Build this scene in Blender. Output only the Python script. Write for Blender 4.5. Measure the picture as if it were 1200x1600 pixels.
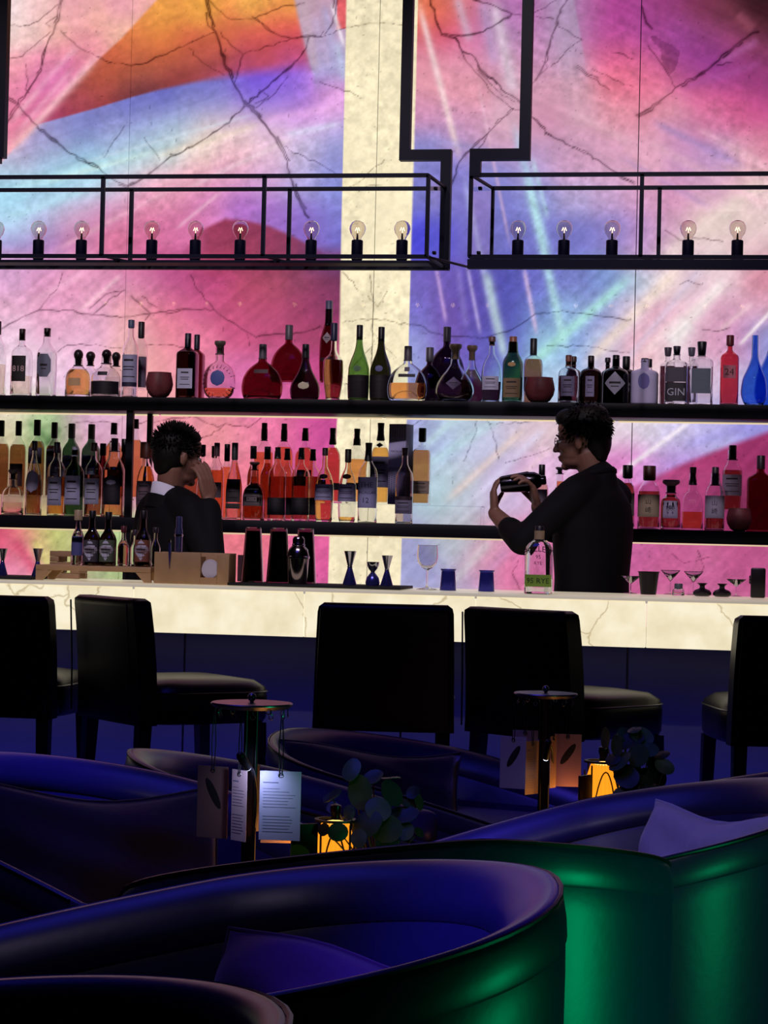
import bpy, bmesh, math, random
import numpy as np
from mathutils import Vector, Matrix, Euler

for o in list(bpy.data.objects):
    bpy.data.objects.remove(o, do_unlink=True)
SC = bpy.context.scene
C = SC.collection
RNG = random.Random(7)
R = math.radians

# ------------------------------------------------------------------ camera, view, light
LENS = 77.0
F = LENS / 36 * 1600                     # focal length in pixels of the 1200 x 1600 frame
EYE = np.array([0.0, 0.0, 1.26])         # a seated guest's eye
_y, _p, _r = R(9.7), R(0.67), R(1.35)
FW = np.array([-math.sin(_y) * math.cos(_p), math.cos(_y) * math.cos(_p), math.sin(_p)])
_r0 = np.array([math.cos(_y), math.sin(_y), 0.0])
_u0 = np.cross(_r0, FW)
RT = _r0 * math.cos(_r) + _u0 * math.sin(_r)
UP = np.cross(RT, FW)
cd = bpy.data.cameras.new('camera')
cd.sensor_fit = 'VERTICAL'
cd.sensor_height = 36
cd.sensor_width = 27
cd.lens = LENS
cd.clip_start = 0.05
cam = bpy.data.objects.new('camera', cd)
C.objects.link(cam)
cam.matrix_world = Matrix(((RT[0], UP[0], -FW[0], EYE[0]), (RT[1], UP[1], -FW[1], EYE[1]),
                           (RT[2], UP[2], -FW[2], EYE[2]), (0, 0, 0, 1)))
SC.camera = cam
SC.view_settings.view_transform = 'Standard'
SC.view_settings.look = 'None'
SC.view_settings.exposure = 0
SC.view_settings.gamma = 1
SC.view_settings.use_curve_mapping = False
SC.cycles.max_bounces = 28
SC.cycles.transmission_bounces = 28
SC.cycles.transparent_max_bounces = 24
SC.cycles.glossy_bounces = 4
SC.cycles.diffuse_bounces = 3
SC.cycles.caustics_reflective = False
SC.cycles.caustics_refractive = False
SC.cycles.sample_clamp_indirect = 4

world = bpy.data.worlds.new('world')
SC.world = world
world.use_nodes = True
world.node_tree.nodes['Background'].inputs[0].default_value = (0.02, 0.02, 0.05, 1)
world.node_tree.nodes['Background'].inputs[1].default_value = 0.05


def area(name, loc, target, size, col, power, sy=None, spread=180):
    l = bpy.data.lights.new(name, 'AREA')
    l.shape = 'RECTANGLE' if sy else 'SQUARE'
    l.size = size
    if sy:
        l.size_y = sy
    l.color = col
    l.energy = power
    l.spread = R(spread)
    o = bpy.data.objects.new(name, l)
    C.objects.link(o)
    o.location = loc
    d = Vector(target) - Vector(loc)
    o.rotation_euler = d.to_track_quat('-Z', 'Y').to_euler()
    return o


def spot(name, loc, target, col, power, angle, blend=0.5, r=0.05):
    l = bpy.data.lights.new(name, 'SPOT')
    l.color = col
    l.energy = power
    l.spot_size = R(angle)
    l.spot_blend = blend
    l.shadow_soft_size = r
    o = bpy.data.objects.new(name, l)
    C.objects.link(o)
    o.location = loc
    d = Vector(target) - Vector(loc)
    o.rotation_euler = d.to_track_quat('-Z', 'Y').to_euler()
    return o


# blue colour-wash downlights of the lounge, green wash from the right-hand side of the room
area('blue_wash_light', (-1.6, 4.6, 4.1), (-1.3, 5.0, 0), 1.6, (0.06, 0.055, 1.0), 26, sy=3.0, spread=130)
for _p, _e in (((-0.30, 2.72, 0.58), 750), ((-1.66, 4.78, 0.62), 900), ((-0.62, 6.45, 0.52), 200), ((-0.55, 4.80, 0.60), 420), ((0.1, 9.05, 1.8), 60)):
    spot('blue_spot_light', (_p[0] - 1.0, _p[1] - 0.9, 4.15), _p, (0.10, 0.06, 1.0), _e, 10, 1.0, 0.05)
area('blue_bar_light', (-1.7, 7.62, 0.10), (-1.7, 8.3, 0.9), 5.2, (0.07, 0.06, 1.0), 14, sy=0.06)
area('green_wash_light', (1.35, 3.05, 0.40), (-0.5, 3.5, 0.36), 0.35, (0.0, 1.0, 0.34), 4.4, sy=0.5, spread=105)
spot('room_fill_light', (0.2, 1.6, 4.15), (-0.05, 4.45, 0.6), (0.80, 0.70, 1.0), 60, 26, 0.8, 0.06)  # added lavender fill on the lilac pillow and the chairs around it
spot('room_fill_light', (-1.6, 1.6, 4.15), (-1.1, 4.0, 0.5), (0.85, 0.70, 1.0), 20, 60, 0.7, 0.06)  # added wide, weak fill over the left-hand chairs
for _x in (-3.1, -2.1, -1.1, -0.1):
    spot('bar_fill_light', (_x, 5.6, 4.15), (_x, 9.15, 1.40), (1.0, 0.87, 0.94), 140, 46, 0.6, 0.04)  # added fill row that lifts the bottle fronts and labels

# ------------------------------------------------------------------ measuring helpers


def proj(P):
    d = np.asarray(P, float) - EYE
    z = d @ FW
    return np.stack([600 + F * (d @ RT) / z, 800 - F * (d @ UP) / z], -1)


def ray(u, v):
    return FW + RT * (u - 600) / F - UP * (v - 800) / F


def at(u, v, Y):
    d = ray(u, v)
    return EYE + d * (Y / d[1])


def mpp(P):
    """metres per photograph pixel at a point"""
    return float((np.asarray(P, float) - EYE) @ FW) / F


# ------------------------------------------------------------------ materials
def lin(h):
    h = h.lstrip('#')
    c = [int(h[i:i + 2], 16) / 255 for i in (0, 2, 4)]
    return tuple(x / 12.92 if x <= 0.04045 else ((x + 0.055) / 1.055) ** 2.4 for x in c) + (1.0,)


_M = {}


def mat(name, col='808080', rough=0.5, metal=0.0, emit=None, es=0.0, trans=0.0, ior=1.45, spec=0.5, noise=0.0, nscale=20, bump=0.0, coat=0.0, sheen=0.0):
    if name in _M:
        return _M[name]
    m = bpy.data.materials.new(name)
    m.use_nodes = True
    nt = m.node_tree
    b = nt.nodes['Principled BSDF']
    c = lin(col) if isinstance(col, str) else col
    b.inputs['Base Color'].default_value = c
    b.inputs['Roughness'].default_value = rough
    b.inputs['Metallic'].default_value = metal
    b.inputs['IOR'].default_value = ior
    b.inputs['Specular IOR Level'].default_value = spec
    b.inputs['Transmission Weight'].default_value = trans
    b.inputs['Coat Weight'].default_value = coat
    b.inputs['Sheen Weight'].default_value = sheen
    if emit:
        b.inputs['Emission Color'].default_value = lin(emit)
        b.inputs['Emission Strength'].default_value = es
    if noise or bump:
        tc = nt.nodes.new('ShaderNodeTexCoord')
        n = nt.nodes.new('ShaderNodeTexNoise')
        n.inputs['Scale'].default_value = nscale
        n.inputs['Detail'].default_value = 4
        nt.links.new(tc.outputs['Object'], n.inputs['Vector'])
        if noise:
            mx = nt.nodes.new('ShaderNodeMix')
            mx.data_type = 'RGBA'
            mx.inputs[6].default_value = tuple(x * (1 - noise) for x in c[:3]) + (1,)
            mx.inputs[7].default_value = tuple(min(1, x * (1 + noise)) for x in c[:3]) + (1,)
            nt.links.new(n.outputs['Fac'], mx.inputs[0])
            nt.links.new(mx.outputs[2], b.inputs['Base Color'])
        if bump:
            bp = nt.nodes.new('ShaderNodeBump')
            bp.inputs['Strength'].default_value = bump
            bp.inputs['Distance'].default_value = 0.004
            nt.links.new(n.outputs['Fac'], bp.inputs['Height'])
            nt.links.new(bp.outputs['Normal'], b.inputs['Normal'])
    _M[name] = m
    return m


def glass(name, col, ior=1.45, rough=0.0):
    return mat('glass_' + name, col, rough, trans=1.0, ior=ior)


# ------------------------------------------------------------------ meshes
class MB:
    def __init__(s):
        s.v, s.f = [], []

    def add(s, verts, faces):
        n = len(s.v)
        s.v += [tuple(map(float, p)) for p in verts]
        s.f += [tuple(i + n for i in f) for f in faces]
        return s

    def box(s, c, d, M=None, bev=0.0):
        x, y, z = (q / 2 for q in d)
        if bev > 0:
            b = min(bev, x * .9, y * .9, z * .9)
            bm = bmesh.new()
            bmesh.ops.create_cube(bm, size=1)
            for v in bm.verts:
                v.co = Vector((v.co.x * d[0], v.co.y * d[1], v.co.z * d[2]))
            bmesh.ops.bevel(bm, geom=list(bm.edges), offset=b, segments=2, affect='EDGES', profile=0.5)
            V = [tuple(v.co) for v in bm.verts]
            for i, v in enumerate(bm.verts):
                v.index = i
            Fs = [tuple(v.index for v in f.verts) for f in bm.faces]
            bm.free()
        else:
            V = [(-x, -y, -z), (x, -y, -z), (x, y, -z), (-x, y, -z), (-x, -y, z), (x, -y, z), (x, y, z), (-x, y, z)]
            Fs = [(3, 2, 1, 0), (4, 5, 6, 7), (0, 1, 5, 4), (1, 2, 6, 5), (2, 3, 7, 6), (3, 0, 4, 7)]
        if M is not None:
            V = [tuple(M @ Vector(p)) for p in V]
        return s.add([(p[0] + c[0], p[1] + c[1], p[2] + c[2]) for p in V], Fs)

    def lathe(s, prof, n=24, c=(0, 0, 0), d=1.0, sq=2.0, M=None):
        """closed revolve of (r, z); r = 0 closes to a point. d: depth ratio, sq: squareness"""
        V, Fs, rings = [], [], []
        for (r, z) in prof:
            if r <= 1e-6:
                rings.append([len(V)])
                V.append((0, 0, z))
            else:
                ids = []
                for k in range(n):
                    a = 2 * math.pi * (k + .5) / n
                    ca, sa = math.cos(a), math.sin(a)
                    e = 2 / sq
                    x = r * math.copysign(abs(ca) ** e, ca)
                    yy = r * d * math.copysign(abs(sa) ** e, sa)
                    ids.append(len(V))
                    V.append((x, yy, z))
                rings.append(ids)
        for a, b in zip(rings[:-1], rings[1:]):
            if len(a) == 1 and len(b) == 1:
                continue
            for k in range(n):
                k2 = (k + 1) % n
                if len(a) == 1:
                    Fs.append((a[0], b[k2], b[k]))
                elif len(b) == 1:
                    Fs.append((a[k], a[k2], b[0]))
                else:
                    Fs.append((a[k], a[k2], b[k2], b[k]))
        if M is not None:
            V = [tuple(M @ Vector(p)) for p in V]
        return s.add([(p[0] + c[0], p[1] + c[1], p[2] + c[2]) for p in V], Fs)

    def tube(s, pts, rad, n=10, round_ends=True):
        """tapered tube through points; rad scalar or list; rounded ends"""
        P = [Vector(p) for p in pts]
        if not hasattr(rad, '__len__'):
            rad = [rad] * len(P)
        st = []
        for i, p in enumerate(P):
            t = (P[min(i + 1, len(P) - 1)] - P[max(i - 1, 0)]).normalized()
            st.append((p, t, rad[i]))
        if round_ends:
            p, t, r = st[0]
            a = [(p - t * r * math.cos(q), t, r * math.sin(q)) for q in (0.35, 0.9)]
            p, t, r = st[-1]
            b = [(p + t * r * math.cos(q), t, r * math.sin(q)) for q in (0.9, 0.35)]
            st = a + st + b
        V, Fs = [], []
        ref = Vector((0, 0, 1)) if abs(st[0][1].z) < .9 else Vector((1, 0, 0))
        for (p, t, r) in st:
            u = (ref - t * ref.dot(t))
            if u.length < 1e-4:
                u = t.orthogonal()
            u.normalize()
            w = t.cross(u)
            ref = u
            for k in range(n):
                a = 2 * math.pi * k / n
                V.append(tuple(p + (u * math.cos(a) + w * math.sin(a)) * r))
        m = len(st)
        for i in range(m - 1):
            for k in range(n):
                k2 = (k + 1) % n
                Fs.append((i * n + k, i * n + k2, (i + 1) * n + k2, (i + 1) * n + k))
        Fs.append(tuple(range(n - 1, -1, -1)))
        Fs.append(tuple((m - 1) * n + k for k in range(n)))
        return s.add(V, Fs)

    def ell(s, c, r, M=None, n=14, m=8):
        prof = [(0, -1)] + [(math.cos(q), math.sin(q)) for q in np.linspace(-math.pi / 2, math.pi / 2, m + 1)[1:-1]] + [(0, 1)]
        S = Matrix.Diagonal((r[0], r[1], r[2], 1))
        T = (M.to_4x4() @ S) if M is not None else S
        return s.lathe(prof, n, c, M=T)

    def prism(s, poly, z0, z1):
        """poly of (x, y), counter-clockwise, extruded along z"""
        n = len(poly)
        V = [(x, y, z0) for x, y in poly] + [(x, y, z1) for x, y in poly]
        Fs = [tuple(range(n - 1, -1, -1)), tuple(range(n, 2 * n))]
        Fs += [(i, (i + 1) % n, n + (i + 1) % n, n + i) for i in range(n)]
        return s.add(V, Fs)

    def xform(s, M):
        s.v = [tuple(M @ Vector(p)) for p in s.v]
        return s

    def build(s, name, m, parent=None, sharp=35, loc=None):
        me = bpy.data.meshes.new(name)
        me.from_pydata(s.v, [], s.f)
        if sharp:
            me.shade_smooth()
            if sharp < 180:
                me.set_sharp_from_angle(angle=R(sharp))
        me.materials.append(m)
        o = bpy.data.objects.new(name, me)
        C.objects.link(o)
        if parent is not None:
            o.parent = parent
        if loc is not None:
            o.location = loc
        return o


def thing(name, label, cat, loc=(0, 0, 0), rz=0.0, group=None):
    o = bpy.data.objects.new(name, None)
    o.empty_display_size = 0.05
    C.objects.link(o)
    o.location = loc
    o.rotation_euler = (0, 0, rz)
    o['label'] = label
    o['category'] = cat
    if group:
        o['group'] = group
    return o


def tag(o, label, cat, group=None):
    o['label'] = label
    o['category'] = cat
    if group:
        o['group'] = group
    return o


def struct(o):
    o['kind'] = 'structure'
    return o


def copy_tree(root, loc, label=None, rz=None):
    r = root.copy()
    C.objects.link(r)
    r.location = loc
    if rz is not None:
        r.rotation_euler = (0, 0, rz)
    if label:
        r['label'] = label
    for ch in list(root.children):
        c = ch.copy()
        C.objects.link(c)
        c.parent = r
        for g in list(ch.children):
            d = g.copy()
            C.objects.link(d)
            d.parent = c
    return r


def resample(pts, k=4):
    """smooth profile through (t, r) control points (monotone cubic), k sub-steps"""
    t = np.array([p[0] for p in pts])
    r = np.array([p[1] for p in pts])
    h = np.diff(t)
    dl = np.diff(r) / h
    mm = np.zeros(len(t))
    mm[0], mm[-1] = dl[0], dl[-1]
    for i in range(1, len(t) - 1):
        mm[i] = 0 if dl[i - 1] * dl[i] <= 0 else 2 * dl[i - 1] * dl[i] / (dl[i - 1] + dl[i])
    out = []
    for i in range(len(h)):
        for q in range(k):
            s_ = q / k
            h00 = 2 * s_**3 - 3 * s_**2 + 1
            h10 = s_**3 - 2 * s_**2 + s_
            h01 = -2 * s_**3 + 3 * s_**2
            h11 = s_**3 - s_**2
            out.append((t[i] + s_ * h[i], h00 * r[i] + h10 * h[i] * mm[i] + h01 * r[i + 1] + h11 * h[i] * mm[i + 1]))
    out.append((t[-1], r[-1]))
    return out


_TX = {}


def text_mesh(s):
    """flat glyph mesh of a string, unit height, centred: (verts 2D, faces, width)"""
    if s in _TX:
        return _TX[s]
    cu = bpy.data.curves.new('text', 'FONT')
    cu.body = s
    cu.size = 1
    cu.resolution_u = 2
    o = bpy.data.objects.new('text', cu)
    C.objects.link(o)
    dg = bpy.context.evaluated_depsgraph_get()
    me = o.evaluated_get(dg).to_mesh()
    V = np.array([v.co[:2] for v in me.vertices]) if len(me.vertices) else np.zeros((1, 2))
    Fs = [tuple(p.vertices) for p in me.polygons]
    o.evaluated_get(dg).to_mesh_clear()
    bpy.data.objects.remove(o, do_unlink=True)
    lo, hi = V.min(0), V.max(0)
    V = (V - (lo + hi) / 2) / max(hi[1] - lo[1], 1e-6)
    _TX[s] = (V, Fs, V[:, 0].max() - V[:, 0].min())
    return _TX[s]
# ------------------------------------------------------------------ room levels (metres)
Y_WALL, Y_SH, Y_SHB, Y_BAR, Y_BARB = 9.35, 9.05, 9.335, 7.8, 8.42
Z_S1, Z_S1B, Z_S2, Z_S2B = 1.837, 1.778, 1.321, 1.266
Z_BAR, Z_SLAB = 1.070, 0.902

# ------------------------------------------------------------------ backlit stone wall: its printed picture


def hx(h):
    return np.array([int(h[i:i + 2], 16) for i in (0, 2, 4)], np.float32) / 255


def pts(s):
    out = []
    for tok in s.split():
        a, b, c = tok.split(',')
        out.append((float(a), float(b), *hx(c)))
    return np.array(out, np.float32)


def nw(u, v, P, sig):
    num = np.zeros((len(u), 3), np.float32)
    den = np.zeros(len(u), np.float32) + 1e-12
    # two scales: the wide one fills in where control colours are sparse
    for (sg, wt) in ((sig, 1.0), (sig * 2.5, 0.02), (sig * 9, 1e-5)):
        for p in P:
            w = wt * np.exp(-((u - p[0])**2 + (v - p[1])**2) / (2 * sg * sg))
            den += w
            num += w[:, None] * p[2:5]
    return num / den[:, None]


def sm(x):
    x = np.clip(x, 0, 1)
    return x * x * (3 - 2 * x)


def below(u, v, xs, ys, soft):
    return sm((v - np.interp(u, xs, ys)) / (2 * soft) + .5)


def hash2(ix, iy, seed):
    h = (ix.astype(np.int64) * 374761393 + iy.astype(np.int64) * 668265263 + seed * 1442695) & 0x7fffffff
    h = ((h ^ (h >> 13)) * 1274126177) & 0x7fffffff
    return ((h ^ (h >> 16)) & 0xffff).astype(np.float32) / 65535


def vn(x, y, seed):
    ix, iy = np.floor(x), np.floor(y)
    fx, fy = sm(x - ix), sm(y - iy)
    a, b = hash2(ix, iy, seed), hash2(ix + 1, iy, seed)
    c, d = hash2(ix, iy + 1, seed), hash2(ix + 1, iy + 1, seed)
    return (a * (1 - fx) + b * fx) * (1 - fy) + (c * (1 - fx) + d * fx) * fy


WEDGE = pts('20,20,F6DCDC 60,20,F6C4C2 120,20,F4A8B0 50,60,F8D0C8 90,55,F8B8A8 150,40,F8B4A0 190,20,F0A0B0 20,100,F29CA8 60,100,F090A6 110,90,F09898 '
            '200,50,F6B898 170,60,F4B8A0 30,150,F084A8 90,100,F08CA0 80,120,E878B8 95,118,E070C0 70,110,F080B0 130,70,F4A8A0 150,80,F0A090 145,70,E870A8 120,95,E870A8 '
            '60,150,E870B0 90,130,E880B8 120,110,E06898 40,170,E880A8 60,175,D86098 80,160,E87098 30,195,E87090 15,210,E870A0 30,220,F0A8B8 20,235,F8B0B0 110,135,F078A8 240,10,F0A8A0 10,140,F088A8 10,60,F8D8D0')
ORANGE = pts('250,30,F0A040 320,20,F8A840 400,15,F8B048 460,5,F8A048 250,60,F08838 350,50,F07848 420,45,F06848 210,80,E87048 300,75,F06848 400,70,F05848 460,60,E85048 '
             '180,100,E06040 250,90,D86040 330,90,B05040 420,80,C84850 150,125,C85840 200,115,B85840 260,110,A04840 330,105,A04048 400,95,B04068 440,85,C04070 120,150,A84848 '
             '160,150,983840 200,143,602838 230,137,683040 280,125,883040 340,118,A84078 90,175,A83858 130,165,A84058 70,188,C05080 385,108,B848B0 450,98,C058B0 480,80,B84878 '
             '300,97,A44C3C 370,88,B44848 220,103,B4583C 165,118,BC5840 340,75,E05C40 260,75,E87040 400,82,C04C48 200,60,E87840 220,40,F09048 500,40,E85048 530,20,E85050')
BLUES = pts('60,205,A098D0 100,190,8888D0 150,180,7878C8 205,165,6868C8 260,150,6060C8 320,138,6868C8 360,130,8078D8 390,130,8048E8 410,140,7048F0 450,125,8850E0 470,140,9070E8 '
            '400,155,8078E0 440,160,A080E8 500,130,D080D0 520,150,E8A8E0 30,230,C0A0D0 80,230,A898D0 130,215,8088D0 180,200,9090D0 230,185,9090D0 290,170,9090D0 340,165,9898D8 '
            '380,180,D0B0D8 420,180,E0A8D8 470,180,E890E0 520,180,E8A0E0 20,260,B8C0D8 80,250,A0C0E0 130,245,98C8E0 180,225,A8C0E0 230,215,A8C8E0 280,200,B0D0E0 330,200,F0D8C8 '
            '380,205,F0D0C8 430,210,E8C8D8 480,215,D0C8E8 530,210,A8B0E8 20,290,98D8F0 90,270,A0E0F0 150,265,A8E8F0 210,250,B8E8E8 260,240,C8E8E0 310,230,F4D8C4 370,235,F0B8C0 '
            '420,240,E8B8D0 470,245,C8B8E0 520,245,8888D0 20,320,A8E0F8 90,305,A0D8F0 140,295,B0D8F0 190,290,D8C8E0 240,280,F0B0C0 300,275,F0A8B8 360,270,E8A0C0 420,280,D8A8D8 '
            '470,290,B0A8E0 520,290,8890E0 20,350,B8E0F8 60,345,B0B8E0 110,335,D098C0 160,330,E088B8 220,320,E880A8 270,310,E890B0 320,320,D878B8 380,320,B068C8 430,330,A068C8 '
            '480,340,8868D0 520,340,8080D8 20,385,A088D0 70,380,B078C0 120,380,D078A8 180,375,E07098 230,370,D86898 280,350,D868A0 480,370,8860C0 525,375,7068D0')
DARK = pts('300,390,A83C68 340,370,9C3458 380,360,983458 420,370,943458 450,385,8C3860 500,400,743C74 525,400,6C3C7C 340,400,B03C60 400,400,A03858 450,410,943858')
LOWL = pts('20,435,D8A0D0 70,440,E898C0 120,440,F098C0 180,440,E090B8 230,440,D070A0 280,440,C04C88 330,440,BC4478 380,440,B84464 430,440,AC4460 470,440,904060 520,440,783058 '
           '20,480,E8A8C8 80,470,E898C0 140,470,E8A0C0 210,480,F0A0A8 260,480,E87098 310,480,D05488 360,480,CC4C78 420,480,C04870 480,470,A83868 520,480,803060 '
           '20,520,F0C8E0 80,510,E8A8C8 150,510,E8A8C8 210,520,F0B0B0 260,510,F08898 310,520,E87098 370,510,D05080 430,510,C04878 500,510,AC3C68 '
           '20,580,F8D8E8 70,570,F4CCE4 130,560,F0B8D8 200,570,F8B8B0 260,570,F098A0 310,580,E47CA4 370,590,DC68A4 430,580,D05890 500,590,C04080 20,615,F8E0F0 130,610,E8B8E8 '
           '250,615,F8A8A8 400,615,E870C0 500,615,D05090 300,540,F0849C 340,420,C03878 260,400,B84080 200,400,D86898 60,410,D090C8 '
           '10,665,D8C8A8 30,655,E0D8B0 60,660,A8C890 90,670,88B070 60,690,80B868 30,700,C0A888 100,700,A0A080 120,670,D8A0C0 150,660,E0A8D0 180,670,E0B0C8 150,700,D890B0 '
           '190,700,D8A0C0 215,670,E8B0C8 250,680,F08898 300,670,F090A0 340,680,F09098 380,680,F088A0 410,670,F078A0 440,690,F070A0 480,690,E058A0 505,680,D04898 480,740,D85090 '
           '300,740,F08898 400,740,F07890 20,750,B08870 80,750,A09070 150,750,C08898 220,750,D890A8 500,770,D05090 '
           '10,845,E04870 30,860,E04878 45,850,E88080 60,845,D0C870 75,850,B0D860 90,870,B8D868 60,880,E888A8 40,890,E070A0 20,890,F0A0C0 110,860,C8B088 150,860,98A080 180,860,A8C078 '
           '200,850,C8E0A0 370,850,F07888 400,850,F07080 440,870,F070A0 490,860,E86098 510,880,D85098')
RIGHT = pts('655,15,E8A070 665,15,E85030 695,20,E86040 715,10,D88080 740,20,D86898 770,30,A888B8 800,20,B868B0 860,20,B868A8 890,15,A088B0 920,20,B85098 960,30,B03890 1000,30,A84090 '
            '1040,15,983878 1090,15,803050 1130,20,703040 1180,8,281018 1195,20,301018 660,50,D85060 700,50,D84878 740,60,D870A8 790,60,B888B8 850,60,C080B8 900,50,B090B0 930,55,C050A0 '
            '970,55,B84898 1010,60,A84098 1060,50,A848A0 1110,55,984080 1160,35,803848 1190,50,602838 660,80,E090A8 720,90,E898B0 780,100,D090B0 850,90,D090B8 900,100,C0A0B8 '
            '940,90,E86090 980,85,E86088 1020,100,D06090 1060,85,983890 1100,90,983890 1150,70,A84080 1190,80,883860 670,130,E898A8 740,140,E898A8 800,140,D8A0B8 860,140,D898B0 '
            '910,140,D8A8B8 950,130,F07088 990,130,F07090 1030,130,E87090 1070,125,C05090 1120,110,983898 1160,120,983888 1190,110,903070 660,180,D890B8 730,190,D890B0 790,190,E0B0C0 '
            '850,190,D890B0 910,180,D8A0B8 960,180,E898A8 1000,180,E888A0 1050,170,F0A0B0 1100,150,E06090 1150,150,D85088 1190,140,B04088 660,230,8888D0 720,220,B090C8 780,220,D098B8 '
            '850,240,C898C0 910,230,D098B8 960,230,D898B8 1010,220,E0A0B8 1060,210,C888B8 1110,190,D878A0 1160,180,D86090 1190,170,C84888 660,270,8080D0 710,280,8078D0 770,270,8888D8 '
            '830,265,A898D8 890,260,D8A0C8 950,260,E0A8C8 1010,260,E8A8C0 1070,255,C890C0 1120,240,B890C8 1160,240,E0A8B8 1190,220,D87898 660,320,7878D0 720,320,8078D0 780,320,7878D0 '
            '840,310,8890D8 900,310,B8A8D8 950,305,C8A0D0 1000,310,D898C0 1050,310,D890B8 1110,300,D8A0C0 1170,290,E8B8C0 660,370,4848E0 675,370,4840F0 720,370,7068C8 780,370,7070C8 '
            '840,370,7070C8 900,360,7070C8 960,360,8078C8 1000,360,B888C8 1050,360,D098B8 1100,350,E8C8C0 1150,350,E8D0C8 1190,330,E8C8C8 1010,395,C898C8 1060,390,D8B0C8 1110,395,E8D0D0 '
            '1170,390,E0B8C0 650,440,7868C8 690,440,7058B8 740,440,5848B0 790,440,5050B8 840,440,6868C8 900,440,7078C8 950,440,7090D0 1000,440,B0C8E0 1040,440,F0D8D0 1080,430,E0C0D0 '
            '1130,440,F0D0D8 1190,440,D88098 650,490,7870D0 700,490,7050B0 750,490,5848B0 790,490,5050B8 840,490,7088D0 890,490,90B8E0 940,490,8898D8 980,490,E0C8D8 1030,490,E8A0B8 '
            '1080,490,E8C0D0 1130,480,D898B8 1190,480,E0A8C0 650,540,98A0E0 700,540,7858B8 750,550,6058C0 800,540,6068C8 850,540,A0D8E8 900,540,80A0E0 950,540,D0C0D8 1000,540,F0A8B8 '
            '1050,530,F0D8E0 1110,530,D898B8 1160,530,D890C0 1195,530,8090D8 650,590,98A0E0 720,590,7060C0 800,600,80A8E0 850,590,A8C8E8 900,590,A8C0E8 960,590,E8C0D0 1020,590,F0D0D8 '
            '1090,590,E0C0D8 1160,600,C0B0D8 640,660,A0A0D8 680,680,A8B8E0 720,660,B8D0E0 760,690,C0C0E0 800,660,D0C0D8 840,670,E0C0C8 640,740,A8A8D8 680,760,B0D0D8 730,760,C0C8D8 '
            '780,760,C8B0D8 840,740,E0B0D8 960,670,E8D8E0 1010,680,D8D0E0 1060,680,C8C0E8 1120,665,B8B0E8 1180,660,9890E0 980,720,E080C8 1020,740,D090D8 1060,725,B088D8 960,760,E070B8 '
            '640,870,A0A0D0 665,890,9898D0 700,860,B0B8C8 720,845,B8C0C8 750,880,D890B0 770,850,D098B0 800,890,E070A0 820,870,E070A8 660,920,A8A8D8 720,915,B8A0C8 1020,880,CC5C94 '
            '1060,870,CC5C94 1100,880,D4689C 1150,880,C4548C 1100,920,C85C94 1000,860,C45C98 1040,920,CC6094')
MAG = pts('1000,770,C85098 1060,760,B04078 1120,730,B03870 1180,700,A03068 1100,800,A83870 1180,790,802850 1000,810,C04890 1050,810,A83870')

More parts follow.
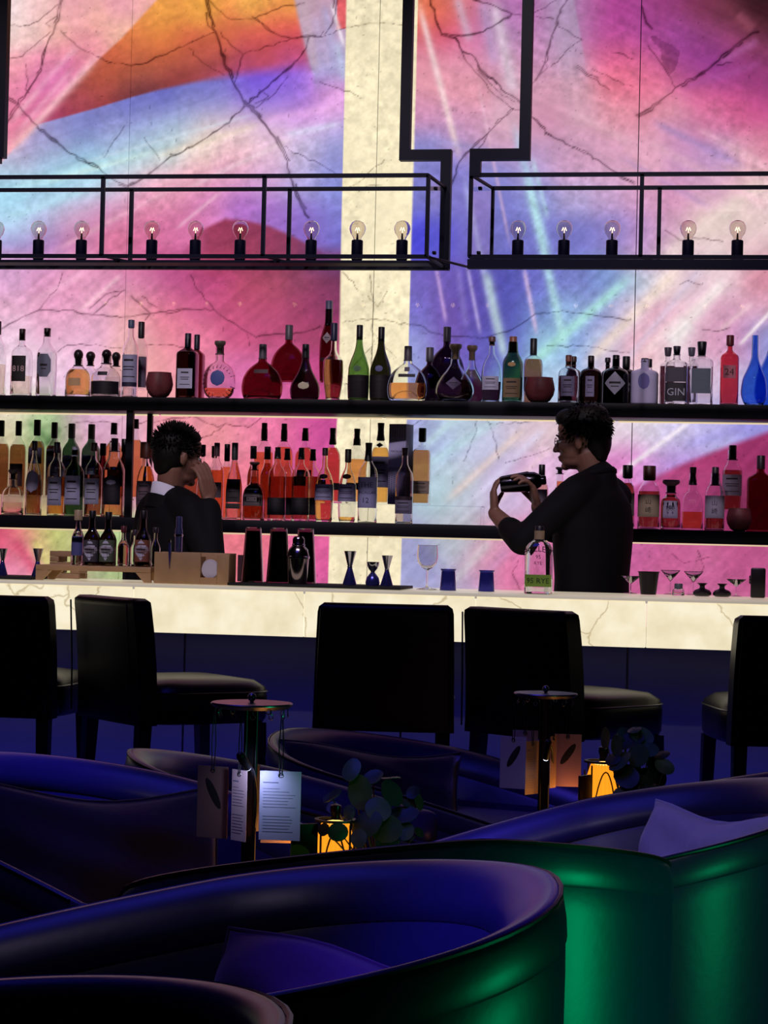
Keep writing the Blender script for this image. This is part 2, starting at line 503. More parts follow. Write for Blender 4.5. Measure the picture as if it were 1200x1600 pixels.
STREAKS = [  # u0 v0 u1 v1 half-width colour strength
    (8, 200, 130, 62, 5, 'F8B8C8', .6), (20, 215, 120, 100, 4, 'F8B0C8', .5), (4, 250, 165, 75, 7, 'FBC0C4', .75), (55, 150, 118, 84, 6, 'E060B0', .35),
    (70, 400, 330, 262, 4, 'F0B0C8', .55), (270, 362, 350, 296, 3, 'F0B8D0', .6), (120, 490, 195, 425, 3, 'F8C0D0', .7), (40, 480, 140, 420, 6, 'F8C0D8', .35),
    (0, 300, 230, 235, 8, 'C0F0F4', .45), (60, 288, 260, 232, 4, 'D8F4EC', .5), (0, 345, 150, 290, 7, 'B8ECFC', .5), (230, 250, 420, 190, 6, 'FCE4CC', .5),
    (280, 300, 470, 210, 4, 'F8DCE4', .4), (100, 262, 420, 172, 2.5, 'D8E8F8', .35), (400, 190, 540, 165, 6, 'F0B0E8', .4), (440, 212, 540, 192, 5, 'D8E0F4', .5),
    (516, 0, 540, 80, 3, 'F4E8F0', .75), (490, 20, 515, 110, 7, 'C0A8D0', .6), (470, 0, 495, 120, 8, 'C8A8B8', .7), (505, 0, 528, 120, 7, 'B0A8D8', .6), (525, 60, 540, 130, 6, 'B8C0E0', .7),
    (650, -10, 722, 262, 5, 'F0D0D0', .8), (722, 262, 780, 545, 4.5, 'C0C8F0', .5), (712, -10, 736, 70, 7, 'D0B0C8', .7), (768, -10, 806, 160, 10, 'D8C4D4', .75), (752, -10, 775, 110, 8, 'B898C8', .6),
    (745, 120, 800, 400, 2.5, 'E8B8D0', .5), (800, 180, 862, 420, 7, 'A8D0EC', .6), (818, 250, 890, 575, 7, 'B0E4E4', .75), (830, 240, 858, 350, 4, 'B8E8EC', .5),
    (680, 410, 698, 510, 3, 'C8A0E0', .8), (728, 405, 752, 530, 3, 'C0B0E8', .7), (757, 410, 792, 575, 7, 'B8D4D4', .8), (817, 410, 840, 530, 3.5, 'D8B8DC', .75), (714, 410, 730, 520, 5, '9080D0', .5),
    (770, 620, 1000, 420, 8, 'A8E8DC', .8), (800, 650, 960, 500, 5, 'B8D0F0', .5), (905, 580, 1075, 405, 9, 'F4DCCC', .75), (950, 600, 1110, 400, 6, 'D8C8E4', .5),
    (985, 570, 1150, 425, 8, 'F8D8DC', .7), (1045, 540, 1080, 500, 14, 'F8F0F0', .6), (1040, 545, 1140, 430, 9, 'F4ECE8', .6), (1150, 545, 1215, 475, 3, 'F8E8EC', .85), (1120, 520, 1180, 470, 4, 'F0C8D0', .6),
    (1015, 420, 1215, 270, 14, 'ECD8CC', .6), (1000, 215, 1215, 330, 7, 'F0B8CC', .45), (1010, 185, 1170, 265, 6, 'A888C8', .5), (960, 240, 1120, 330, 5, 'B890CC', .4), (1080, 195, 1215, 270, 6, 'F4C0CC', .4),
    (880, 170, 1000, 230, 8, 'E8B8C4', .35), (660, 215, 800, 245, 6, '9C98D8', .4), (1150, 20, 1178, 50, 8, 'A85068', .6), (1120, 100, 1190, 60, 6, 'B860A8', .5), (1060, 140, 1200, 95, 5, 'B050A0', .4),
    (640, 745, 800, 640, 8, 'B8E0E4', .5), (690, 790, 830, 660, 6, 'F0D0C4', .6), (730, 790, 860, 660, 6, 'D8D0F0', .6), (760, 800, 870, 690, 5, 'F0C8D8', .6), (660, 700, 720, 645, 6, 'C8E8EC', .6),
    (955, 750, 1090, 650, 4, 'F4E8F0', .8), (990, 660, 1060, 650, 8, 'F0E8E8', .4), (1060, 700, 1200, 655, 9, '9890E8', .4), (700, 920, 770, 840, 7, 'C8C8C8', .5), (735, 925, 800, 850, 7, 'D090C0', .5),
    (90, 700, 40, 655, 6, '406838', .5), (70, 700, 95, 665, 5, '385830', .5), (20, 840, 60, 900, 8, 'D83868', .5), (50, 840, 85, 900, 7, 'D8E070', .5)]

VEINS = [  # width, points
    (1.3, '97,0 93,25 85,45 75,65 68,90 65,110 55,125 45,140 30,165 10,195'), (.9, '95,5 75,20 60,33 45,40 15,40'), (.8, '90,24 72,37 78,42'), (.7, '78,50 60,65 35,88 10,92'),
    (1.5, '0,140 30,165 50,190 80,215 110,240 145,255 165,272 185,285 200,291'), (.8, '40,100 44,125 40,140 45,145'), (.8, '95,48 120,72 150,88 158,93'),
    (1.4, '200,291 230,275 260,250 300,230 345,200 375,175 390,160 405,145 430,125 455,105 475,80 482,60'), (1.0, '390,160 415,138 440,115 470,88'), (.9, '395,170 425,150 450,120'),
    (1.7, '322,0 327,25 337,50 345,75 350,100 365,130 385,165 410,190 430,215 445,245 458,290 470,320 482,340'), (1.1, '322,20 325,40 337,50'),
    (1.0, '337,50 300,65 260,85 230,98 205,102 170,97 150,88'), (1.0, '327,0 340,15 360,30 400,28 440,10 475,5'), (1.1, '400,28 425,50 455,60 475,58 505,57 520,35 527,0'), (.9, '505,57 540,43 597,35 640,40'),
    (1.0, '430,215 460,240 490,250 525,272'), (.9, '380,85 372,110 366,130'), (.7, '380,85 440,65 470,58'), (.8, '345,50 360,70 380,85'), (.6, '295,75 320,100 350,118'), (.8, '405,140 420,150 398,162'),
    (.6, '500,128 530,138 560,150'), (.6, '195,196 178,220 163,245'), (.6, '225,215 240,235 250,250'),
    (1.0, '0,515 35,495 60,485 100,484 145,492 195,495 235,490 280,483 300,483'), (.7, '60,485 90,450 98,425'), (.9, '145,492 170,468 190,455'), (.8, '140,482 165,460 195,453'), (1.0, '205,462 230,485 235,490 227,500'),
    (.7, '222,463 232,473 245,480'), (.7, '90,550 105,539 150,538 190,544'), (.7, '230,539 260,538 295,545'), (1.0, '260,490 290,483 335,484 355,500 400,527 430,522 470,520 500,510'), (1.0, '298,430 310,455 335,484'),
    (.7, '385,520 390,540'), (1.5, '672,0 680,30 690,53 720,57 755,50 800,22 770,8 740,0'), (1.0, '800,22 830,25 865,30'), (1.8, '690,53 712,58 722,80 742,90 750,108 770,122 790,145 808,155 830,175'),
    (1.0, '722,80 730,98 755,125 775,150 805,172 830,178'), (1.0, '745,108 765,130 785,150 806,160'), (1.2, '830,182 845,195 865,215 900,230 935,250 960,268 992,285'), (1.1, '803,170 770,200 745,225 720,250 705,290'),
    (.8, '765,200 755,225 745,235'), (1.2, '885,0 870,30 865,50 855,80 848,105 838,125 822,142'), (.8, '848,95 856,105 835,125'), (.7, '868,40 890,50 910,62'), (.6, '860,105 890,75 910,62'), (.8, '820,25 845,15 870,0'),
    (1.6, '995,180 1010,172 1035,155 1055,137 1090,118 1110,105 1135,82 1165,60 1185,50'), (1.4, '1003,10 1010,35 1020,45'), (1.0, '1012,70 1030,95 1045,118 1056,137'), (.9, '1120,102 1145,98'), (1.1, '900,105 925,122 952,140'),
    (.9, '955,82 975,85 990,93'), (.7, '925,108 960,125 990,135'), (.9, '640,507 655,508 675,520 700,525 735,527 765,528'), (1.0, '760,527 800,515 830,495 850,488 885,487 930,493 985,500'), (.7, '855,540 900,540 940,545 985,552'),
    (.9, '1040,360 1062,375 1100,372 1130,378'), (.8, '1098,515 1120,518 1140,512'), (.7, '1062,445 1075,438 1095,445'), (.7, '755,645 765,662 790,662 830,658 862,655'), (.7, '765,662 775,690 778,720'), (.7, '790,723 830,712 860,700'), (.6, '745,650 742,680 725,720'),
    (.8, '640,668 660,655 680,640'), (1.0, '240,660 262,655 300,650 340,668 352,662 388,668 415,645'), (.8, '300,690 330,680 352,662'), (.7, '215,662 240,656'), (.8, '100,668 120,660 160,658 185,664'),
    (.8, '578,430 583,470 582,520 580,570 588,625'), (.7, '575,462 590,480 605,455'), (.7, '535,505 556,500 582,498 610,502 640,508'), (.6, '583,520 600,540 620,560'), (.6, '582,540 565,560 545,575'), (.6, '560,300 575,290 597,290'),
    (.6, '540,295 560,285 600,250'), (.7, '535,425 552,440 560,455'), (.8, '810,875 800,895 815,925 805,930'), (.7, '1090,860 1100,885 1080,910'), (.6, '1050,865 1070,880 1110,870')]


def paint(u, v):
    u = u.astype(np.float32)
    v = v.astype(np.float32)
    n = len(u)
    left = nw(u, v, BLUES, 22)
    low = nw(u, v, LOWL, 22)
    m = sm((v - (395 + 0 * u)) / 40 + .5)[:, None]
    left = left * (1 - m) + low * m
    # dark arc
    k = below(u, v, [200, 282, 300, 320, 352, 390, 422, 455, 500, 545], [470, 398, 375, 357, 342, 346, 354, 368, 392, 430], 5) * (1 - sm((v - 405) / 40)) * sm((u - 270) / 60)
    left = left * (1 - k[:, None]) + nw(u, v, DARK, 25) * k[:, None]
    # orange band above the blue arc
    edge = np.interp(u, [-200, 60, 100, 150, 205, 250, 300, 350, 400, 450, 500, 545], [262, 194, 183, 169, 152, 140, 129, 120, 112, 106, 100, 92])
    soft = np.interp(u, [0, 200, 300, 360, 420, 540], [2, 2, 5, 10, 14, 22])
    k = 1 - sm((v - edge) / (2 * soft) + .5)
    left = left * (1 - k[:, None]) + nw(u, v, ORANGE, 20) * k[:, None]
    # lilac shafts at the top right of the left-hand picture
    k = sm((u - np.interp(v, [0, 60, 120], [460, 474, 490])) / 8 + .5) * (1 - sm((v - 100) / 50)) * .85
    sh = np.where((v < 45)[:, None] & (u > 527)[:, None], hx('E86068'), hx('BCA4C4') * (1 - sm(v / 110))[:, None] + hx('A4A8D8') * sm(v / 110)[:, None])
    left = left * (1 - k[:, None]) + sh * k[:, None]
    # pink wedge, upper left
    d = ((v - 0) * (60 - 245) - (u - 245) * (190 - 0)) / math.hypot(185, 190)
    d2 = np.interp(v, [-100, 0, 60, 115, 190, 250, 400], [335, 245, 190, 130, 62, 5, -120]) - u
    k = sm(d2 / 8 + .5)
    left = left * (1 - k[:, None]) + nw(u, v, WEDGE, 18) * k[:, None]
    right = nw(u, v, RIGHT, 22)
    k = below(u, v, [900, 960, 1000, 1060, 1120, 1200, 1400], [800, 775, 757, 728, 704, 675, 600], 7) * (1 - sm((v - 830) / 20)) * sm((u - 925) / 20)
    right = right * (1 - k[:, None]) + nw(u, v, MAG, 30) * k[:, None]
    # magenta field beside the pale shaft, upper right
    s1 = np.interp(v, [-300, 0, 640, 840, 1200], [547, 541, 528, 515, 505])
    s2 = np.interp(v, [-300, 0, 640, 840, 1200], [659, 653, 636, 628, 615])
    a = sm((u - 590) / 4 + .5)[:, None]
    col = left * (1 - a) + right * a
    for (u0, v0, u1, v1, w, c, al) in STREAKS:
        L = math.hypot(u1 - u0, v1 - v0)
        tx, ty = (u1 - u0) / L, (v1 - v0) / L
        t = ((u - u0) * tx + (v - v0) * ty) / L
        d = np.abs((u - u0) * ty - (v - v0) * tx)
        k = al * np.exp(-(d / w)**2 * .8) * sm(t * 5) * sm((1 - t) * 5)
        if u0 < 590:
            k = k * (u < 590)
        col = col * (1 - k[:, None]) + hx(c) * k[:, None]
    # brushed light texture along the picture's sweep
    def brush(dx, dy, sd, sl=130, sw=9):
        L = math.hypot(dx, dy)
        s_ = (u * dx + v * dy) / L
        d_ = (u * dy - v * dx) / L
        return (vn(s_ / sl, d_ / sw, sd) + .6 * vn(s_ / sl / 1.7, d_ / sw * 2.3, sd + 9) - .8)
    q = np.where(u < 590, np.where(v < 400, brush(1, -.36, 3), brush(1, -.8, 5)), np.where(v < 330, brush(1, .45, 4), brush(1, -.9, 6)))
    col = col * (1 + .05 * q[:, None]) + .012 * q[:, None]
    # lilac shaft with a crisp right edge, upper right
    ed = np.interp(v, [-80, 0, 95, 130], [872, 897, 914, 918])
    k = sm((ed - u) / 5 + .5) * sm((u - ed + 75) / 50) * (1 - sm((v - 60) / 80)) * .6
    col = col * (1 - k[:, None]) + hx('B09CBC') * k[:, None]
    # the projected picture is a little milky against the stone
    lum = (col * np.array([.3, .59, .11], np.float32)).sum(1, keepdims=True)
    col = lum * .09 + col * .91
    # the plain cream strip
    k = (sm((u - s1) / 1.5 + .5) * sm((s2 - u) / 1.5 + .5))[:, None]
    cream = hx('FFF1CB') * (0.955 + .07 * vn(u / 70, v / 60, 12) - .03)[:, None]
    # palest where the strip runs low
    col = col * (1 - k) + cream * k
    # stone: mottling and specks
    f = .5 * vn(u / 9, v / 9, 21) + .3 * vn(u / 4, v / 4, 22) + .2 * vn(u / 2, v / 2, 23) - .5
    g = vn(u / 60, v / 60, 24)
    col = col * (1 + .23 * f * (.4 + g))[:, None]
    sp = vn(u / 3.2, v / 3.2, 31)
    col = col * (1 - .22 * sm((sp - .93) / .05) * (vn(u / 30, v / 30, 32) > .45))[:, None]
    # veins
    dark = np.zeros(n, np.float32)
    rg = np.random.default_rng(5)
    for (w, s_) in VEINS:
        P = np.array([[float(z) for z in t.split(',')] for t in s_.split()])
        Q = [P[0]]
        for a_, b_ in zip(P[:-1], P[1:]):
            L = np.linalg.norm(b_ - a_)
            nn = max(1, int(L / 7))
            for i in range(1, nn + 1):
                p = a_ + (b_ - a_) * i / nn
                if i < nn:
                    p = p + rg.normal(size=2) * 1.1
                Q.append(p)
        Q = np.array(Q, np.float32)
        offs = rg.normal(size=2) * 1.7
        twin = Q + offs + rg.normal(size=Q.shape) * .8 if w >= 1.1 else None
        lo, hi = Q.min(0) - 9, Q.max(0) + 9
        idx = np.where((u > lo[0]) & (u < hi[0]) & (v > lo[1]) & (v < hi[1]))[0]
        if len(idx) == 0:
            continue
        U, V_ = u[idx], v[idx]
        best = np.full(len(idx), 1e9, np.float32)
        segs = list(zip(Q[:-1], Q[1:]))
        if twin is not None:
            segs += [(a_, b_) for i, (a_, b_) in enumerate(zip(twin[:-1], twin[1:])) if (i // 5) % 2 == 0]
        for a_, b_ in segs:
            ab = b_ - a_
            t = np.clip(((U - a_[0]) * ab[0] + (V_ - a_[1]) * ab[1]) / (ab @ ab + 1e-6), 0, 1)
            best = np.minimum(best, np.hypot(U - a_[0] - t * ab[0], V_ - a_[1] - t * ab[1]))
        ww = w * .62 * (.5 + 1.0 * vn(U / 18, V_ / 18, 41))
        dk = np.exp(-(best / ww)**2 * .7) * min(1, .45 + .25 * w) * (.45 + .75 * vn(U / 14, V_ / 14, 43)) + .10 * np.exp(-(best / (ww * 3.5))**2)
        dark[idx] = np.maximum(dark[idx], dk)
    # the one broad vein patch, upper right
    poly = np.array([(1015, 56), (1026, 57), (1036, 64), (1050, 70), (1062, 80), (1060, 96), (1054, 110), (1046, 117), (1038, 106), (1033, 92), (1032, 76), (1022, 68)], np.float32)
    ins = np.zeros(n, bool)
    for (x1, y1), (x2, y2) in zip(poly, np.roll(poly, -1, 0)):
        c_ = ((y1 > v) != (y2 > v)) & (u < (x2 - x1) * (v - y1) / (y2 - y1 + 1e-9) + x1)
        ins ^= c_
    dark = np.maximum(dark, ins * .30 * (.7 + .5 * vn(u / 4, v / 4, 51)))
    col = col ** (1 + .25 * dark)[:, None] * (1 - .60 * dark)[:, None] + hx('602038') * (.10 * dark)[:, None]
    return np.clip(col, 0, 1)


def s2l(c):
    return np.where(c <= 0.04045, c / 12.92, ((c + 0.055) / 1.055)**2.4)


def stone_material():
    m = bpy.data.materials.new('backlit_stone')
    m.use_nodes = True
    nt = m.node_tree
    b = nt.nodes['Principled BSDF']
    a = nt.nodes.new('ShaderNodeAttribute')
    a.attribute_name = 'picture'
    b.inputs['Base Color'].default_value = (.02, .02, .02, 1)
    b.inputs['Roughness'].default_value = 0.025
    b.inputs['Specular IOR Level'].default_value = 0.35
    b.inputs['Emission Strength'].default_value = 1.0
    nt.links.new(a.outputs['Color'], b.inputs['Emission Color'])
    return m


M_STONE = stone_material()
M_DARK = mat('dark_wall', '0C0A12', .6, noise=.3, nscale=6)
wall = bpy.data.objects.new('wall_back', None)
C.objects.link(wall)
struct(wall)
STEP = 0.0052


def grid(a, b, fa, fb):
    """spacing STEP inside [fa, fb], coarse outside"""
    out = list(np.arange(max(a, fa), min(b, fb), STEP)) if min(b, fb) > max(a, fa) else []
    pre = list(np.arange(a, min(fa, b), .06)) if a < fa else []
    post = list(np.arange(max(fb, a), b, .06)) if b > fb else []
    q = sorted(set(np.round(pre + out + post + [b], 5)))
    return np.array(q)


def stone_panel(x0, x1, z0, z1):
    g = .0022
    xs, zs = grid(x0 + g, x1 - g, -3.55, 0.12), grid(z0, z1, 0.98, 3.68)
    X, Z = np.meshgrid(xs, zs)
    nx, nz = len(xs), len(zs)
    P = np.stack([X.ravel(), np.full(X.size, Y_WALL), Z.ravel()], 1)
    uv = proj(P)
    colr = s2l(paint(uv[:, 0], uv[:, 1])).astype(np.float32)
    i = np.arange(nx * nz).reshape(nz, nx)
    q = np.stack([i[:-1, :-1], i[:-1, 1:], i[1:, 1:], i[1:, :-1]], -1).reshape(-1, 4)
    # back rim so the slab has a thickness
    rim = np.concatenate([i[0, :], i[1:, -1], i[-1, -2::-1], i[-2:0:-1, 0]])
    nb = len(P)
    P2 = P[rim].copy()
    P2[:, 1] += .02
    k = np.arange(len(rim))
    k2 = np.roll(k, -1)
    q2 = np.stack([rim[k2], rim[k], nb + k, nb + k2], 1)
    P = np.concatenate([P, P2])
    colr = np.concatenate([colr, colr[rim] * .15])
    q = np.concatenate([q, q2])
    me = bpy.data.meshes.new('stone_panel')
    me.vertices.add(len(P))
    me.vertices.foreach_set('co', P.astype(np.float32).ravel())
    me.loops.add(q.size)
    me.loops.foreach_set('vertex_index', q.astype(np.int32).ravel())
    me.polygons.add(len(q))
    me.polygons.foreach_set('loop_start', np.arange(0, q.size, 4, dtype=np.int32))
    me.update(calc_edges=True)
    at_ = me.attributes.new('picture', 'FLOAT_COLOR', 'POINT')
    at_.data.foreach_set('color', np.concatenate([colr, np.ones((len(colr), 1), np.float32)], 1).ravel())
    me.materials.append(M_STONE)
    o = bpy.data.objects.new('stone_panel', me)
    C.objects.link(o)
    o.parent = wall
    return o


SEAMS = [-4.2, -2.783, -1.668, -0.537, 0.59]
for a_, b_ in zip(SEAMS[:-1], SEAMS[1:]):
    stone_panel(a_, b_, 0.70, 4.1)
MB().box((-1.8, Y_WALL + .09, 2.1), (9.6, .1, 4.2)).build('backing_board', M_DARK, wall, sharp=0)
MB().box((2.0, Y_WALL + .04, 2.1), (2.8, .06, 4.2)).build('side_panel', M_DARK, wall, sharp=0)
MB().box((-5.4, Y_WALL + .04, 2.1), (2.4, .06, 4.2)).build('side_panel', M_DARK, wall, sharp=0)
M_FLOOR = mat('floor_stone', '14121A', .35, noise=.3, nscale=3)
struct(MB().box((-1.6, 4.0, -.05), (10, 13, .1)).build('floor', M_FLOOR, sharp=0))
struct(MB().box((-1.6, 4.0, 4.25), (10, 13, .1)).build('ceiling', M_DARK, sharp=0))
struct(MB().box((-6.6, 4.0, 2.1), (.1, 13, 4.2)).build('wall_left', M_DARK, sharp=0))
struct(MB().box((3.4, 4.0, 2.1), (.1, 13, 4.2)).build('wall_right', M_DARK, sharp=0))
struct(MB().box((-1.6, -2.5, 2.1), (10, .1, 4.2)).build('wall_front', M_DARK, sharp=0))

# ------------------------------------------------------------------ bar counter with a backlit onyx edge


def onyx_material():
    m = bpy.data.materials.new('backlit_onyx')
    m.use_nodes = True
    nt = m.node_tree
    b = nt.nodes['Principled BSDF']
    tc = nt.nodes.new('ShaderNodeTexCoord')
    n1 = nt.nodes.new('ShaderNodeTexNoise')
    n1.inputs['Scale'].default_value = 9
    n1.inputs['Detail'].default_value = 8
    nt.links.new(tc.outputs['Object'], n1.inputs['Vector'])
    r1 = nt.nodes.new('ShaderNodeValToRGB')
    r1.color_ramp.elements[0].position = .3
    r1.color_ramp.elements[0].color = lin('E8DAB4')
    r1.color_ramp.elements[1].position = .62
    r1.color_ramp.elements[1].color = lin('FBF0D2')
    nt.links.new(n1.outputs['Fac'], r1.inputs[0])
    n2 = nt.nodes.new('ShaderNodeTexNoise')
    n2.inputs['Scale'].default_value = 3
    n2.inputs['Detail'].default_value = 5
    nt.links.new(tc.outputs['Object'], n2.inputs['Vector'])
    ad = nt.nodes.new('ShaderNodeVectorMath')
    ad.operation = 'MULTIPLY_ADD'
    ad.inputs[1].default_value = (.35, .35, .35)
    nt.links.new(n2.outputs['Color'], ad.inputs[0])
    nt.links.new(tc.outputs['Object'], ad.inputs[2])
    vo = nt.nodes.new('ShaderNodeTexVoronoi')
    vo.feature = 'DISTANCE_TO_EDGE'
    vo.inputs['Scale'].default_value = 1.9
    nt.links.new(ad.outputs[0], vo.inputs['Vector'])
    r2 = nt.nodes.new('ShaderNodeValToRGB')
    r2.color_ramp.elements[0].position = 0
    r2.color_ramp.elements[0].color = lin('B8A888')
    r2.color_ramp.elements[1].position = .008
    r2.color_ramp.elements[1].color = (1, 1, 1, 1)
    nt.links.new(vo.outputs['Distance'], r2.inputs[0])
    mx = nt.nodes.new('ShaderNodeMix')
    mx.data_type = 'RGBA'
    mx.blend_type = 'MULTIPLY'
    mx.inputs[0].default_value = .7
    nt.links.new(r1.outputs[0], mx.inputs[6])
    nt.links.new(r2.outputs[0], mx.inputs[7])
    nt.links.new(mx.outputs[2], b.inputs['Emission Color'])
    b.inputs['Emission Strength'].default_value = 1.0
    b.inputs['Base Color'].default_value = (.02, .02, .02, 1)
    b.inputs['Roughness'].default_value = .3
    return m


M_ONYX = onyx_material()
M_ONYXTOP_GLOW = mat('onyx_top_glow', 'D8D0BC', .25, noise=.1, nscale=6, emit='D8CDB0', es=.45)  # weak emission put in so the stone top reads as half-lit
M_BARFRONT = mat('bar_front_panel', '4A4A5C', .5, noise=.2, nscale=4)
M_BLACK = mat('black_metal', '0A0A10', .45, metal=.3)
bar = thing('bar_counter', 'long bar counter with a glowing cream onyx edge and dark front', 'bar', (-1.6, Y_BAR, 0))
XB0, XB1 = -4.6, 1.2
jx = [at(u, 950, Y_BAR)[0] for u in (-320, -60, 208, 475, 743, 1010, 1270)]
jx = [XB0] + [x for x in jx if x > XB0 + .1] + [XB1]
for a_, b_ in zip(jx[:-1], jx[1:]):
    MB().box(((a_ + b_) / 2 + 1.6, .012, (Z_BAR + Z_SLAB) / 2), (b_ - a_ - .002, .024, Z_BAR - Z_SLAB), bev=.003).xform(Matrix.Translation((0, 0, -.010))).build('onyx_panel', M_ONYX, bar, sharp=40)
MB().box(((XB0 + XB1) / 2 + 1.6, .33, Z_BAR - .012), (XB1 - XB0, .66, .020), bev=.003).build('counter_top', M_ONYXTOP_GLOW, bar)
MB().box(((XB0 + XB1) / 2 + 1.6, .34, Z_SLAB + .01), (XB1 - XB0, .6, .018)).build('underside_board', M_BLACK, bar)
for k in range(7):
    w = (XB1 - XB0) / 7
    MB().box((XB0 + w * (k + .5) + 1.6, .22, Z_SLAB / 2 + .04), (w - .006, .05, Z_SLAB - .08), bev=.004).build('front_panel', M_BARFRONT, bar)
MB().box(((XB0 + XB1) / 2 + 1.6, .24, .04), (XB1 - XB0, .06, .08)).build('kick_plate', M_BLACK, bar)

# ------------------------------------------------------------------ back bar shelves
M_LED = mat('led_strip', 'FFF0D0', .5, emit='FFE6B8', es=.72)
M_SHELF = mat('shelf_metal', '050410', .5, spec=.25, noise=.25, nscale=3)
shelf = thing('back_bar_shelf', 'black two-tier back bar shelf carrying the bottles before the glowing wall', 'shelf', (-1.6, Y_SH, 0))
for (zt, zb) in ((Z_S1, Z_S1B), (Z_S2, Z_S2B)):
    MB().box((0, (Y_SHB - Y_SH) / 2, (zt + zb) / 2), (6.0, Y_SHB - Y_SH, zt - zb), bev=.003).build('shelf_board', M_SHELF, shelf)
for zb, dz in ((Z_S1B, 0.0035), (Z_S2B, .0035)):
    for k in range(6):
        MB().box((-2.5 + k, Y_SHB - Y_SH - .022, zb - dz), (.985, .02, .006)).build('led_strip', M_LED, shelf, sharp=0)
for (u, Yp, w) in ((202, 9.075, .030), (233, 9.30, .022)):
    xx = at(u, 730, Yp)[0] + 1.6
    MB().box((xx, Yp - Y_SH, (Z_S1B + .93) / 2), (w, .022, Z_S1B - .93)).build('upright', M_SHELF, shelf)
for xx in (-4.45, 1.1):
    MB().box((xx + 1.6, .16, 1.36), (.03, .03, .86)).build('upright', M_SHELF, shelf)
# lower cabinet behind the bar
cab = thing('back_bar_cabinet', 'low black cabinet under the bottle shelves behind the bar', 'cabinet', (-1.6, 9.16, 0))
MB().box((0, 0, .44), (5.8, .32, .88), bev=.006).build('body', M_SHELF, cab)
for k in range(8):
    d_ = MB().box((-2.54 + k * .726, -.17, .44), (.70, .018, .8), bev=.003).build('door', M_SHELF, cab)
    MB().tube([(-2.54 + k * .726 + .3, -.186, .55), (-2.54 + k * .726 + .3, -.186, .7)], .006, 6).build('handle', M_BLACK, d_)
MB().box((0, 0, .895), (5.84, .34, .03), bev=.004).build('top', M_SHELF, cab)

# clear acrylic risers that lift the rear row of bottles
M_ACR = glass('acrylic', 'F0F2F6', ior=1.42)
RIS2 = 0.082


def riser(u0, u1, z, h, Y0, Y1, label, v=800):
    x0, x1 = at(u0, v, Y0)[0], at(u1, v, Y0)[0]
    t = thing('acrylic_riser', label, 'riser', ((x0 + x1) / 2, (Y0 + Y1) / 2, z + .0004))
    L, D = x1 - x0, Y1 - Y0
    MB().box((0, 0, h - .0024), (L, D, .004)).build('top_plate', M_ACR, t, sharp=0)
    for s_ in (-1, 1):
        MB().box((s_ * (L / 2 - .002), 0, (h - .005) / 2), (.004, D, h - .005)).build('end_plate', M_ACR, t, sharp=0)
    return t


riser(-60, 199, Z_S2, RIS2, 9.226, 9.325, 'clear acrylic riser left of the shelf post on the lower shelf')
riser(384, 752, Z_S2, RIS2, 9.226, 9.325, 'clear acrylic riser whose empty end shows beside the shaking bartender')
riser(1108, 1260, Z_S2, RIS2, 9.226, 9.325, 'clear acrylic riser at the right end of the lower shelf')
riser(196, 232, Z_S1, .05, 9.226, 9.325, 'short acrylic riser under the black-capped slim clear bottle', v=600)
riser(420, 540, Z_S1, .083, 9.226, 9.325, 'acrylic riser under the two rear dark red bottles left of the cream strip', v=600)
riser(668, 728, Z_S1, .065, 9.226, 9.325, 'acrylic riser under the tall plum-dark domed bottle right of the cream strip', v=600)
